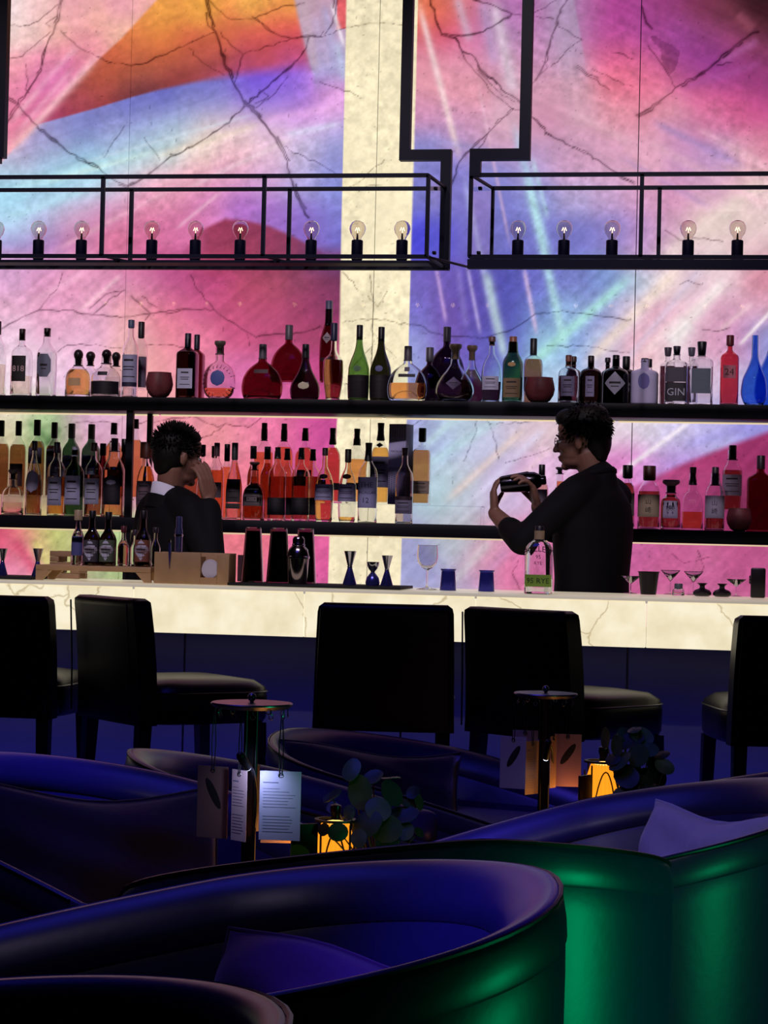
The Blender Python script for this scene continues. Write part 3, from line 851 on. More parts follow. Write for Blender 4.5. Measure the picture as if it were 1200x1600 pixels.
# ------------------------------------------------------------------ bottles
PROF = {
    'scotch': [(0, .95), (.02, 1), (.58, 1), (.65, .95), (.71, .72), (.76, .45), (.80, .36), (1, .33)],
    'cognac': [(0, .88), (.04, .95), (.25, 1), (.42, .97), (.54, .76), (.63, .52), (.71, .37), (.80, .30), (1, .27)],
    'dome': [(0, .86), (.1, .97), (.22, 1), (.35, .95), (.48, .8), (.58, .57), (.64, .36), (.68, .22), (.72, .19), (1, .19)],
    'tear': [(0, .82), (.05, .95), (.16, 1), (.28, .92), (.4, .7), (.5, .5), (.6, .36), (.72, .25), (1, .24)],
    'disc': [(0, .52), (.05, .76), (.14, .94), (.28, 1), (.42, .94), (.52, .78), (.59, .54), (.63, .32), (.66, .24), (1, .24)],
    'square': [(0, .97), (.02, 1), (.66, 1), (.70, .93), (.74, .62), (.775, .32), (.80, .28), (1, .28)],
    'slim': [(0, .96), (.02, 1), (.58, 1), (.66, .9), (.73, .58), (.79, .38), (1, .32)],
    'patron': [(0, .95), (.03, 1), (.36, 1), (.48, .93), (.57, .72), (.62, .45), (.67, .36), (1, .34)],
    'apoth': [(0, .97), (.02, 1), (.55, 1), (.65, .93), (.71, .7), (.745, .36), (.77, .29), (1, .28)],
    'taper': [(0, .66), (.05, .76), (.35, 1), (.50, .98), (.55, .78), (.60, .44), (.67, .28), (1, .24)],
    'carafe': [(0, .6), (.06, .88), (.18, 1), (.30, .93), (.44, .70), (.56, .42), (.66, .26), (.78, .22), (1, .22)],
    'flask': [(0, .95), (.02, 1), (.60, 1), (.68, .93), (.745, .72), (.785, .45), (.815, .32), (.92, .28), (1, .30)],
    'facet': [(0, .98), (.02, 1), (.50, 1), (.60, .9), (.66, .62), (.70, .52), (1, .50)],
    'yama': [(0, .97), (.02, 1), (.58, 1), (.66, .86), (.73, .6), (.79, .5), (1, .45)],
    'bitters': [(0, .95), (.02, 1), (.46, 1), (.55, .86), (.63, .56), (.70, .40), (1, .33)],
    'sweep': [(0, .62), (.05, .82), (.18, 1), (.36, .9), (.52, .56), (.63, .34), (.7, .25), (1, .22)],
    'pear': [(0, .8), (.06, .92), (.3, 1), (.5, .93), (.62, .72), (.7, .45), (.75, .3), (1, .25)],
    'cone': [(0, .97), (.02, 1), (.40, .98), (.55, .80), (.68, .52), (.77, .34), (.82, .28), (1, .28)],
    'tall': [(0, .82), (.04, .9), (.3, 1), (.5, .95), (.62, .72), (.70, .5), (.76, .42), (1, .40)],
}
GL = {
    'clear': glass('clear', 'F8F9FA'), 'green': glass('green', '93B080'), 'dgreen': glass('dark_green', '5E5E50'),
    'emer': glass('emerald', '78947E'), 'brown': glass('brown', '5C443E'), 'red': glass('red', 'E4808C'), 'blue': glass('blue', '80ACEC'),
    'frost': mat('frosted_ceramic', 'B8B0D8', .45, noise=.08), 'black': glass('black', '0C080C'), 'plum': glass('plum', '644656'),
    'ruby': glass('ruby', '94545C'), 'amberg': glass('amber', 'B86A38'), 'smoke': glass('smoke', 'DCD4DC'), 'wine': glass('wine', '9A5058'),
}
LQ = {
    'pale': glass('liquid_pale', 'F8E8D8', 1.33), 'water': glass('liquid_clear', 'F0F0F2', 1.33), 'amber': glass('liquid_amber', 'E89C58', 1.33), 'gold': glass('liquid_gold', 'F4B868', 1.33),
    'dark': glass('liquid_dark_amber', 'A06C48', 1.33), 'red': glass('liquid_red_amber', 'A86A50', 1.33), 'orange': glass('liquid_orange', 'F0A468', 1.33),
    'black': glass('liquid_black', '4A2830', 1.33), 'wine': glass('liquid_wine', '70303A', 1.33), 'rose': glass('liquid_rose', 'F0C0A8', 1.33),
}


def paper(c):
    return mat('paper_' + c, c, .6, noise=.06, nscale=60)


def capm(c):
    return mat('cap_' + c, c, .42)


def xsec(hw, d, sq, a):
    """outline point at angle a from the front (-Y)"""
    ca, sa = math.sin(a), -math.cos(a)
    e = 2 / sq
    return hw * math.copysign(abs(ca)**e, ca), hw * d * math.copysign(abs(sa)**e, sa)


def patch(hw, d, sq, pts2, off=.0008):
    """wrap 2-D points (x metres across the front, z) round the body's front"""
    out = []
    A = np.linspace(-math.pi / 2, math.pi / 2, 61)
    XS = np.array([xsec(hw, d, sq, a) for a in A])
    S = np.concatenate([[0], np.cumsum(np.hypot(*np.diff(XS, axis=0).T))])
    S -= S[30]
    for (x, z) in pts2:
        px, py = np.interp(x, S, XS[:, 0]), np.interp(x, S, XS[:, 1])
        L = math.hypot(px, py) + 1e-9
        out.append((px + off * px / L, py + off * py / L, z))
    return out


def label_shape(kind, w, z0, z1, n=13):
    """grid of rows: list of (z, half width)"""
    zs = np.linspace(z0, z1, 9 if kind != 'rect' else 3)
    rows = []
    for z in zs:
        t = (z - z0) / (z1 - z0)
        if kind == 'diamond':
            k = 1 - abs(2 * t - 1)
        elif kind == 'hex':
            k = min(1, .55 + 1.8 * min(t, 1 - t))
        elif kind == 'oval':
            k = math.sqrt(max(0, 1 - (2 * t - 1)**2))
        elif kind == 'arch':
            k = 1 if t < .6 else math.sqrt(max(0, 1 - ((t - .6) / .4)**2))
        else:
            k = 1
        rows.append((z, w / 2 * max(k, .02)))
    return rows


NB = 0


def bottle(x, t, b, w, prof, g='clear', cap=None, liq=None, labs=(), Y=9.11, z=None, d=1.0, sq=2.0, label='', name='bottle', cat='bottle', group=None, zb=None, neck=1.0, n=28, foil=None):
    """x, t, b, w: centre, top, base and width measured in photograph pixels; z: height of what it stands on"""
    z = Z_S1 if z is None else z
    P = at(x, (t + b) / 2, Y)
    s = mpp(P)
    b = proj((P[0], Y, z))[1]
    H = (b - t) * s
    hw = w * s / 2
    root = thing(name, label, cat, (P[0], Y, z + .0006), 0, group)
    capw = caph = 0
    if cap:
        shp, ch, cw, cc = cap
        caph, capw = ch * s, cw * s / 2
    gt = H - (caph * .35 if cap else 0)          # top of the glass
    pr = [(hw * r, H * q) for q, r in resample(PROF[prof], 4)]
    pr = [(r, q) for r, q in pr if q < gt - .001] + [(pr[-1][0], gt)]
    wall_ = min(.0028, hw * .12)
    dmin = d if d < 1 else 1
    inner = []
    for r, q in pr:
        inner.append((max(r - wall_ / dmin, r * .3), max(q, .007)))
    zi = [i for i, (r, q) in enumerate(pr) if q > .008]
    inner = [(max(pr[i][0] - wall_ / dmin, pr[i][0] * .55), pr[i][1]) for i in zi]
    if g in ('frost', 'black'):
        shell = [(0, 0)] + pr + [(0, gt)]
    else:
        shell = [(0, 0)] + pr + [(inner[-1][0], gt)] + inner[::-1][1:] + [(inner[0][0] * .9, .007), (0, .008)]
    glass_o = MB().lathe(shell, n, d=d, sq=sq).build('glass', GL[g], root, sharp=50)
    if liq:
        lc, ly = liq
        lt = min((b - ly) * s, gt * .97)
        lp = [(r - .0004, q) for r, q in inner if q < lt]
        if len(lp) > 1:
            rr = float(np.interp(lt, [q for r, q in inner], [r for r, q in inner])) - .0004
            MB().lathe([(0, .0086)] + [(lp[0][0] * .9, .0086)] + lp[1:] + [(rr, lt), (0, lt)], n, d=d, sq=sq).build('liquid', LQ[lc], root, sharp=50)
    if cap:
        z0, z1 = H - caph, H
        if shp == 'cyl':
            cp = [(0, z0), (capw, z0), (capw, z1 - .002), (capw - .0015, z1), (0, z1)]
        elif shp == 'flare':
            cp = [(0, z0), (capw * 1.22, z0), (capw * 1.02, z0 + caph * .25), (capw * .85, z0 + caph * .5), (capw * .92, z0 + caph * .75), (capw, z1 - .002), (capw * .9, z1), (0, z1)]
        elif shp == 'ball':
            cp = [(0, z0), (capw * .62, z0), (capw * .66, z0 + caph * .30), (capw * .7, z0 + caph * .36)] + [(capw * math.cos(q), z0 + caph * .66 + caph * .34 * math.sin(q)) for q in np.linspace(-.7, 1.35, 7)] + [(0, z1)]
        elif shp == 'disc':
            cp = [(0, z0), (capw * .5, z0), (capw * .5, z0 + caph * .5), (capw * .62, z0 + caph * .58), (capw * .9, z0 + caph * .7), (capw, z0 + caph * .85), (capw * .92, z1), (0, z1)]
        elif shp == 'tcork':
            cp = [(0, z0), (capw * .72, z0), (capw * .72, z0 + caph * .35), (capw * 1.0, z0 + caph * .38), (capw, z1 - .003), (capw * .85, z1), (0, z1)]
        elif shp == 'cone':
            cp = [(0, z0), (capw * .8, z0), (capw, z1 - .003), (capw * .9, z1), (0, z1)]
        o = MB().lathe(cp, 18).build('stopper' if shp in ('ball', 'disc', 'tcork', 'cone') else 'cap', capm(cc), root, sharp=40)
        MB().lathe([(0, z0 - .003), (pr[-1][0] * 1.12, z0 - .003), (pr[-1][0] * 1.12, z0 + .0005), (0, z0 + .0005)], 18).build('neck_ring', capm(cc), root, sharp=40)
    for L in labs:
        y0, y1, lw, col = L[:4]
        kind = L[4] if len(L) > 4 else 'rect'
        txt = L[5] if len(L) > 5 else None
        tcol = L[6] if len(L) > 6 else '201820'
        z0, z1 = (b - y1) * s, (b - y0) * s
        wl = lw * w * s
        zm = (z0 + z1) / 2
        rad = [float(np.interp(q, [p[1] for p in pr], [p[0] for p in pr])) for q in (z0, zm, z1)]
        rb = max(rad)

        def wrap(pp, off):
            out = []
            for (px, pz) in pp:
                rloc = float(np.interp(pz, [p[1] for p in pr], [p[0] for p in pr]))
                out += patch(rloc, d, sq, [(px, pz)], off)
            return out
        rows = label_shape(kind, wl, z0, z1)
        m = MB()
        V = []
        nc = 11
        for zz, h2 in rows:
            V += wrap([(q * h2, zz) for q in np.linspace(-1, 1, nc)], .0007)
        Fc = [(i * nc + k, i * nc + k + 1, (i + 1) * nc + k + 1, (i + 1) * nc + k) for i in range(len(rows) - 1) for k in range(nc - 1)]
        m.add(V, Fc)
        lo = m.build('label', paper(col), root, sharp=180)
        pm = MB()
        if txt:
            for li, line in enumerate(txt.split('|')):
                nl = len(txt.split('|'))
                TV, TF, TW = text_mesh(line)
                hh = min((z1 - z0) * .5 / nl, wl * .8 / max(TW, .1))
                zc = zm + ((nl - 1) / 2 - li) * hh * 1.5
                pm.add(wrap([(p[0] * hh, zc + p[1] * hh) for p in TV], .0013), TF)
        elif kind in ('rect', 'arch', 'hex', 'diamond') and (y1 - y0) > 12 and w > 22:
            hgt = z1 - z0
            bars = ((.80, .5, .07), (.56, .6, .035), (.46, .5, .035), (.2, .66, .03)) if kind == 'rect' else ((.52, .5, .09), (.36, .34, .04))
            for (zt, bw, bh) in bars:
                zc, h2 = z0 + hgt * zt, hgt * bh / 2
                V = []
                for zz in (zc - h2, zc + h2):
                    V += wrap([(q * wl * bw / 2, zz) for q in np.linspace(-1, 1, 7)], .0013)
                pm.add(V, [(k, k + 1, 8 + k, 7 + k) for k in range(6)])
        if pm.v:
            pm.build('print', paper(tcol), lo, sharp=0)
    return root, dict(H=H, hw=hw, s=s, b=b, pr=pr)


G1 = 'spirits on the upper bottle shelf'
B1, BR = 9.105, 9.25


def T(*a, **k):
    k.setdefault('group', G1)
    return bottle(*a, **k)


GREY, LAV, INK = '8A8698', 'A8A4C0', '18141C'
T(-4, 502, 613, 28, 'slim', cap=('cyl', 20, 10, '181018'), liq=('pale', 570), label='clear slim bottle cut off by the left edge of the upper shelf')
T(34, 514, 613, 32, 'apoth', cap=('cone', 17, 10, '2A1418'), liq=('pale', 588), labs=[(557, 597, .72, '1C1218', 'rect', '818', 'C8A8B0')], sq=3, label='clear square bottle with a black label reading 818 on upper shelf')
T(73, 513, 615, 29, 'slim', cap=('cone', 12, 11, '28161C'), liq=('water', 552), labs=[(554, 590, .78, '707088', 'hex')], sq=4, label='clear square bottle with grey hexagonal label on upper shelf')
T(141, 549, 617, 34, 'patron', Y=BR, cap=('ball', 22, 15, '1A1014'), liq=('pale', 598), label='squat clear bottle behind, ball stopper, between two ball-stopper bottles')
T(122, 546, 617, 40, 'patron', cap=('ball', 25, 15, '1A1014'), liq=('gold', 578), labs=[(592, 604, .5, 'C8A078')], label='squat ball-stoppered bottle with pale gold spirit on upper shelf')
T(181, 550, 617, 36, 'patron', Y=BR, cap=('ball', 22, 14, '1A1014'), liq=('water', 590), label='squat ball-stoppered bottle half hidden beside blue-capped slim bottle')
T(166, 546, 618, 46, 'patron', cap=('ball', 22, 15, '141018'), liq=('water', 596), labs=[(597, 617, 1.3, '14101C'), (582, 588, .34, '181024')], label='squat ball-stoppered bottle with wide black base label on upper shelf')
T(204, 500, 617, 25, 'slim', cap=('cyl', 12, 10, '4A5474'), liq=('water', 560), labs=[(555, 598, 1.25, '9C98BC', 'rect'), (598, 605, 1.25, '282040')], label='slim clear bottle with blue-grey cap and lilac label on upper shelf')
T(220, 503, 607, 22, 'slim', Y=BR, z=Z_S1 + .05, cap=('cyl', 25, 10, '181018'), liq=('water', 555), labs=[(558, 606, 1.2, '807890')], label='slim clear bottle with long black cap standing on short riser')
T(293, 521, 620, 32, 'square', g='brown', cap=('cyl', 23, 10, '14142C'), labs=[(577, 608, .75, 'A8A4C0')], sq=5, label='dark brown square bottle with white label on upper shelf')
T(307, 523, 620, 24, 'square', g='ruby', Y=BR, cap=('cyl', 23, 9, '14142C'), sq=5, label='red-brown square bottle directly behind the white-labelled square one')
o_, i_ = T(343, 533, 621, 54, 'disc', cap=('disc', 20, 18, '5A5048'), liq=('orange', 607), d=.5, labs=[(579, 604, .42, '3A4488', 'oval')], label='round crystal carafe with blue medallion and a little orange spirit')
m = MB()
for k in range(22):
    a = math.pi * (.62 + 1.76 * k / 21) - math.pi / 2
    cz, r0, r1 = i_['H'] * .29, i_['hw'] * .80, i_['hw'] * .97
    if math.sin(a) * r1 + cz > .004:
        m.tube([(math.cos(a) * r0, -i_['hw'] * .26, cz + math.sin(a) * r0), (math.cos(a) * r1, 0, cz + math.sin(a) * r1)], .0022, 5)
m.build('cut_rays', GL['clear'], o_)['kind'] = 'stuff'


def dome(x, t, b, w, g, Y, z=None, liq=None, capc='4A4450', label='', labs=(), arch=True, d=.42):
    o, i = T(x, t, b, w, 'dome', g=g, Y=Y, z=z, liq=liq, cap=('cyl', 22, 12, capc), d=d, label=label, labs=labs)
    if arch:
        m = MB()
        a = [(i['hw'] * .62 * math.cos(q), -i['hw'] * (d + .01), .001 + i['hw'] * .40 * math.sin(q)) for q in np.linspace(.08, math.pi - .08, 13)]
        m.tube(a, .0032, 6)
        m.build('arch_foot', GL['clear'], o)
    return o


dome(410, 538, 622, 66, 'wine', B1, label='dark red domed decanter with grey stopper in front, left of the cream strip', labs=[(578, 584, .34, '30101C')])
dome(451, 508, 590, 58, 'wine', BR, z=Z_S1 + .083, label='dark red domed decanter raised on riser, left of the cream strip')
T(477, 538, 622, 48, 'tear', g='plum', cap=('cyl', 20, 11, '14101C'), d=.55, labs=[(598, 609, .36, 'A89C88', 'oval')], label='dark teardrop bottle with small cream oval label on upper shelf')
T(513, 470, 590, 28, 'tall', g='ruby', Y=BR, z=Z_S1 + .083, cap=('cyl', 38, 11, '4A4C68'), labs=[(520, 538, .55, '8A7880', 'diamond'), (560, 566, .8, '301018')], label='tallest dark red bottle with long grey cap and diamond label')
T(521, 505, 623, 32, 'taper', liq=('red', 563), cap=('cyl', 27, 11, '14163A'), label='clear tapered bottle of red-amber brandy with navy cap by the cream strip')
for (x, t, g, mc, lb) in ((561, 508, 'green', '5A7A58', 'green sloping-shouldered cognac bottle before the cream strip, left of its dark twin'), (595, 511, 'dgreen', '5A5C90', 'very dark sloping-shouldered cognac bottle with silver medallion before the cream strip')):
    T(x, t, 625, 34, 'cognac', g=g, Y=9.168, cap=('cyl', 22, 10, '0C0C10'), labs=[(587, 623, 1.35, '120C12', 'rect'), (572, 582, .36, mc, 'oval')], label=lb)
dome(671, 543, 625, 46, 'plum', 9.19, label='plum dark domed decanter half hidden behind a clear one, right of cream strip')
dome(637, 541, 625, 66, 'clear', 9.086, d=.36, liq=('orange', 599), label='clear domed decanter with orange brandy overlapping the cream strip', labs=[(585, 590, .4, '241C28'), (574, 581, .12, '50485C')])
dome(698, 511, 600, 58, 'plum', 9.266, z=Z_S1 + .065, label='tall plum-dark domed decanter raised on riser right of the cream strip')
T(711, 538, 627, 62, 'carafe', cap=('disc', 22, 20, '6A5844'), liq=('black', 594), d=.6, labs=[(590, 610, .4, '584870', 'diamond')], label='broad clear carafe with gilt disc stopper and dark cognac')
T(737, 540, 627, 44, 'carafe', Y=9.192, cap=('disc', 22, 17, '6A5448'), liq=('wine', 578), d=.42, label='smaller stoppered carafe half hidden behind the broad clear one')
T(768, 526, 627, 32, 'pear', cap=('tcork', 13, 11, '5A3A40'), liq=('black', 597), labs=[(589, 610, .9, 'A09CB8')], label='clear pear-shaped bottle with cork and pale label above dark spirit')
T(801, 526, 628, 32, 'yama', g='emer', cap=('cyl', 24, 12, '7A4838'), labs=[(592, 622, .95, '806850', 'rect'), (567, 574, .4, '9A7850', 'oval')], label='emerald bottle with copper foil and tan label on upper shelf')
T(833, 529, 628, 32, 'apoth', Y=9.242, liq=('red', 562), cap=('cyl', 25, 11, '0C0C14'), labs=[(590, 612, .9, '503038')], label='round-shouldered red-amber bottle with tall black cap behind a stone bowl')
T(896, 557, 629, 26, 'apoth', g='plum', Y=BR, cap=('tcork', 14, 9, '3A2428'), label='dark apothecary bottle peeping out behind the clear corked one')
T(888, 555, 629, 32, 'apoth', cap=('tcork', 16, 10, '7A4438'), liq=('wine', 588), labs=[(589, 620, .72, '7C7498', 'rect')], label='clear apothecary bottle with reddish cork and lilac label')
T(923, 556, 630, 35, 'apoth', g='brown', cap=('tcork', 20, 10, '2A1C24'), labs=[(589, 621, .40, '7C7498', 'rect')], label='dark brown apothecary bottle with narrow lilac label')
T(949, 559, 630, 23, 'apoth', g='black', Y=BR, cap=('tcork', 12, 9, '241C24'), label='black apothecary bottle behind, left of the diamond-labelled black one')
T(978, 557, 631, 34, 'apoth', g='black', Y=9.215, cap=('cyl', 18, 12, '100C10'), labs=[(594, 618, .8, '706C80', 'diamond')], label='round black bottle half behind the diamond-labelled black one')
T(962, 555, 631, 40, 'apoth', g='black', cap=('cyl', 18, 11, '100C10'), labs=[(582, 618, .9, '8E8AA0', 'diamond')], label='round black bottle with large pale diamond label')
T(1014, 561, 632, 30, 'square', g='smoke', Y=BR, cap=('cyl', 12, 9, '1A1420'), sq=4, label='smoky bottle behind the white frosted one')
T(1007, 560, 632, 42, 'square', g='frost', cap=('cyl', 5, 12, '241C2C'), sq=3.5, labs=[(584, 610, .42, '6C64A8', 'oval')], label='frosted lilac-white bottle with dark floral spot')
T(1043, 543, 632, 25, 'square', Y=BR, cap=('cone', 13, 12, '4A4450'), liq=('black', 573), sq=4, label='square bottle behind and left of the one lettered GIN')
T(1057, 541, 632, 36, 'square', cap=('cone', 13, 12, '3A3644'), liq=('water', 575), labs=[(575, 598, .92, '4A4454', 'rect', '', '4A4454'), (599, 628, .92, '2A2430', 'rect', 'GIN', 'B0ACC0')], sq=5, label='square clear bottle with dark label lettered GIN')
T(1080, 543, 632, 24, 'square', Y=BR, cap=('cone', 13, 12, '5A5466'), liq=('black', 573), sq=4, label='square bottle behind, between the GIN bottle and the black-stoppered one')
T(1096, 534, 632, 37, 'square', cap=('cone', 21, 15, '0C0C10'), liq=('water', 574), labs=[(577, 616, .80, '5A6274', 'rect', '', '5A6274')], sq=5, label='wide square clear bottle with thick black stopper and slate label')
T(1140, 524, 633, 29, 'square', g='red', cap=('cyl', 16, 12, '5A1420'), labs=[(572, 592, .66, 'B06070', 'rect', '24', '401018')], sq=5, label='bright red square bottle with small label reading 24')
T(1179, 524, 633, 42, 'sweep', g='blue', Y=B1, d=.7, label='blue swept-neck bottle beside the red square one')
T(1207, 505, 633, 56, 'sweep', g='blue', Y=9.24, d=.6, label='larger blue swept-neck bottle cut by the right edge of the photo')


def bowl(x, t, b, w, Y, z, label, col='6A2C34'):
    P = at(x, (t + b) / 2, Y)
    s = mpp(P)
    bb = proj((P[0], Y, z))[1]
    H, hw = (bb - t) * s, w * s / 2
    o = thing('stone_bowl', label, 'bowl', (P[0], Y, z + .0005), group='round stone bowls among the bottles')
    pr = [(0, 0), (.45 * hw, 0), (.7 * hw, .1 * H), (.92 * hw, .32 * H), (hw, .55 * H), (.93 * hw, .8 * H), (.84 * hw, H), (.78 * hw, H), (.84 * hw, .75 * H), (.7 * hw, .25 * H), (0, .15 * H)]
    MB().lathe(pr, 28).build('bowl', mat('red_stone', col, .55, noise=.35, nscale=120, bump=.3), o)
    MB().lathe([(.80 * hw, H * .985), (.86 * hw, H * .985), (.86 * hw, H * 1.02), (.80 * hw, H * 1.02), (.80 * hw, H * .985)], 28).build('rim', mat('red_stone_rim', '7A3C44', .5), o)


bowl(249, 583, 620, 43, B1, Z_S1, 'round red-brown stone bowl between slim bottles and brown square bottle')
bowl(843, 591, 629, 48, 9.122, Z_S1, 'round plum stone bowl in front of the red-amber bottle on upper shelf', '56283C')

# ---- lower shelf
G2 = 'spirits on the lower bottle shelf'
F2, R2, ZR = 9.10, 9.272, Z_S2 + RIS2


def S(*a, **k):
    k.setdefault('group', G2)
    k.setdefault('z', Z_S2)
    k.setdefault('Y', F2)
    return bottle(*a, **k)


def U(*a, **k):
    return S(*a, Y=R2, z=ZR, **k)


BK = '100C12'
U(1, 657, 784, 27, 'scotch', liq=('dark', 694), cap=('cyl', 24, 10, '180C0C'), label='dark amber bottle cut off by the left edge of the lower shelf')
U(28, 658, 784, 26, 'scotch', liq=('dark', 695), cap=('cyl', 22, 10, '201410'), labs=[(725, 760, .9, '3A2028')], label='dark amber bottle second along the rear of the lower shelf, brown cap')
U(57, 656, 784, 27, 'scotch', g='clear', liq=('dark', 690), cap=('cyl', 24, 11, '060608'), labs=[(700, 725, .9, '5A5068')], label='amber bottle with jet black cap in front of the green glow')
U(84, 660, 784, 25, 'scotch', g='smoke', liq=('black', 697), cap=('cyl', 24, 10, BK), labs=[(702, 748, .9, '7A748C', 'rect')], label='black-capped dark bottle with lilac label left of the two green bottles')
U(111, 662, 785, 28, 'scotch', g='emer', cap=('cyl', 22, 11, '5A625C'), labs=[(712, 755, .9, '706C88', 'rect')], label='left one of the two rear green bottles with grey foil necks')
U(142, 663, 785, 30, 'scotch', g='emer', cap=('cyl', 22, 11, '5A5A58'), labs=[(712, 755, .9, '706C88', 'rect')], label='right one of the two rear green bottles with grey foil necks')
U(177, 661, 785, 31, 'scotch', liq=('orange', 689), cap=('cyl', 17, 10, BK), labs=[(730, 760, .9, '3A2430')], label='rear orange bottle with black cap just left of the shelf post')
S(20, 734, 803, 34, 'patron', g='clear', liq=('pale', 785), cap=('disc', 14, 16, '6A5A60'), d=.7, sq=3, label='low cut-glass decanter at the left front of the lower shelf')
S(53, 689, 803, 26, 'cone', liq=('dark', 742), cap=('cyl', 14, 9, '1C1014'), labs=[(735, 770, .92, '8C84A0', 'oval')], label='slim front bottle with white oval label on lower shelf')
S(88, 691, 803, 28, 'scotch', liq=('amber', 745), cap=('cyl', 16, 10, '0C0818'), labs=[(746, 790, .92, '9A96B4', 'rect')], label='front bottle with white label and indigo cap left of green bottle')
S(116, 698, 805, 30, 'scotch', g='emer', cap=('cyl', 14, 9, '9090A8'), labs=[(744, 789, .95, 'A09CC0', 'rect')], label='green front bottle with white label and pale cap')
S(160, 693, 805, 24, 'scotch', Y=9.183, g='wine', cap=('cyl', 18, 10, BK), label='dark wine-red bottle half hidden between white and black labels')
S(146, 692, 806, 28, 'scotch', liq=('red', 742), cap=('cyl', 12, 10, '301418'), labs=[(748, 788, .95, '9894B0', 'rect')], label='red-amber front bottle with white label right of the green front one')
S(194, 686, 806, 24, 'scotch', Y=9.183, g='brown', cap=('cyl', 20, 11, BK), label='dark brown bottle tucked behind the shelf post')
S(178, 685, 807, 35, 'yama', liq=('orange', 735), cap=('cyl', 20, 11, '3C363C'), labs=[(742, 789, .92, '14101C', 'arch'), (750, 758, .45, '8A84A0', 'oval')], label='amber bottle with black arched label and white emblem by shelf post')
U(211, 655, 785, 28, 'scotch', liq=('orange', 688), cap=('cyl', 14, 9, '281410'), label='tall orange bottle seen between the two shelf posts')
S(228, 691, 808, 30, 'pear', liq=('gold', 729), cap=('cyl', 25, 20, '5A2C24'), labs=[(752, 790, .9, '6C5462')], label='pale gold bottle with wide wooden stopper left of the man in the suit')
U(300, 692, 786, 30, 'scotch', liq=('dark', 726), cap=('cyl', 20, 9, BK), label='dark amber rear bottle mostly behind the head of the man in the suit')
S(316, 695, 810, 18, 'cone', Y=9.183, liq=('dark', 735), cap=('cyl', 18, 9, BK), label='brown bottle with black cap just right of the man in the suit, at cheek height')
S(334, 697, 810, 17, 'scotch', Y=9.183, liq=('rose', 735), cap=('cyl', 18, 9, '0A0A14'), label='rose-tinted bottle wedged behind the raised hand of the man in the suit')
S(338, 692, 810, 24, 'scotch', liq=('orange', 735), cap=('cyl', 20, 9, '4A3038'), labs=[(754, 778, .95, '5C4C58')], label='orange bottle with a maroon-grey cap right of the raised hand')
S(354, 694, 811, 20, 'scotch', Y=9.183, liq=('orange', 730), cap=('cyl', 26, 9, '16181C'), label='orange bottle with long black cap left of the conical bottle')
S(366, 692, 811, 26, 'cone', liq=('rose', 720), cap=('cyl', 26, 10, '2E2E34'), labs=[(749, 785, 1.05, '4A4044'), (787, 795, 1.05, '5A5450')], label='conical rose-amber bottle with broad brown label')
U(412, 661, 787, 30, 'scotch', liq=('orange', 707), cap=('cyl', 27, 9, '241418'), label='first tall orange bottle on the riser right of the man in the suit')
U(443, 662, 787, 30, 'scotch', liq=('orange', 699), cap=('cyl', 27, 9, '241418'), label='second tall orange bottle on the riser right of the man in the suit')
U(476, 669, 787, 31, 'scotch', liq=('orange', 700), cap=('cyl', 19, 9, BK), labs=[(735, 760, .9, '3A1C24')], label='orange riser bottle with shorter black cap before the magenta stone')
S(395, 697, 811, 20, 'yama', Y=9.183, liq=('dark', 724), cap=('cyl', 19, 10, '3C343C'), label='dark amber bottle with grey cap behind the wide brown-labelled one')
S(417, 698, 811, 22, 'yama', Y=9.183, liq=('red', 724), cap=('cyl', 19, 10, '4A3C44'), label='red-amber bottle with mauve-grey cap behind the wide brown-labelled one')
S(397, 722, 811, 33, 'patron', Y=9.10, liq=('orange', 745), cap=('disc', 12, 16, '6A4A4E'), labs=[(758, 791, 1.2, '5A4E52')], sq=3.5, label='low wide front bottle of orange spirit with brown-grey label')
for (x, Y_, t, lb) in ((433, 9.10, 699, 'first dark-red bottle with black band label under the tall orange ones'), (448, 9.183, 701, 'second dark-red bottle, set back, black band label'), (470, 9.10, 700, 'third dark-red bottle with black band label, in front'), (488, 9.183, 702, 'fourth dark-red bottle, set back beside the cream strip')):
    S(x, t, 812, 29 if Y_ < 9.15 else 27, 'scotch', Y=Y_, liq=('red', 745), cap=('flare', 17, 9, '0E0A10'), labs=[(778, 805, 1.35, '121018', 'rect')], label=lb)
U(519, 669, 787, 27, 'scotch', liq=('orange', 700), cap=('flare', 25, 10, '06060C'), labs=[(755, 766, 1.2, '14101C')], label='orange riser bottle with flared black cap at left edge of cream strip')
U(557, 670, 787, 33, 'scotch', liq=('orange', 718), cap=('flare', 25, 10, '06060C'), labs=[(755, 766, 1.2, '14101C')], label='half-full orange riser bottle with flared black cap before cream strip')
U(594, 661, 785, 30, 'slim', liq=('gold', 700), cap=('flare', 27, 11, '06060C'), labs=[(714, 762, 1.25, '7A7498', 'rect'), (692, 700, .4, '4A4058', 'diamond')], label='gold riser bottle with flared black cap and indigo label left of the carton')
U(659, 669, 785, 29, 'square', liq=('amber', 704), cap=('cyl', 21, 12, '06060C'), labs=[(752, 772, 1.1, '8A7870')], sq=3, label='amber square riser bottle right of the patterned carton')
S(507, 700, 814, 30, 'pear', liq=('orange', 750), cap=('cyl', 11, 9, '2E2024'), labs=[(757, 782, 1.3, '7C789C', 'rect'), (741, 749, .45, '5A4038', 'oval')], label='front bottle with blue-grey label at left edge of cream strip')
S(543, 702, 814, 29, 'pear', liq=('gold', 808), cap=('cyl', 20, 10, '241E20'), labs=[(757, 784, 1.3, '7C789C', 'rect'), (741, 749, .5, '6A4834', 'oval')], label='nearly empty front bottle with blue-grey label before the cream strip')
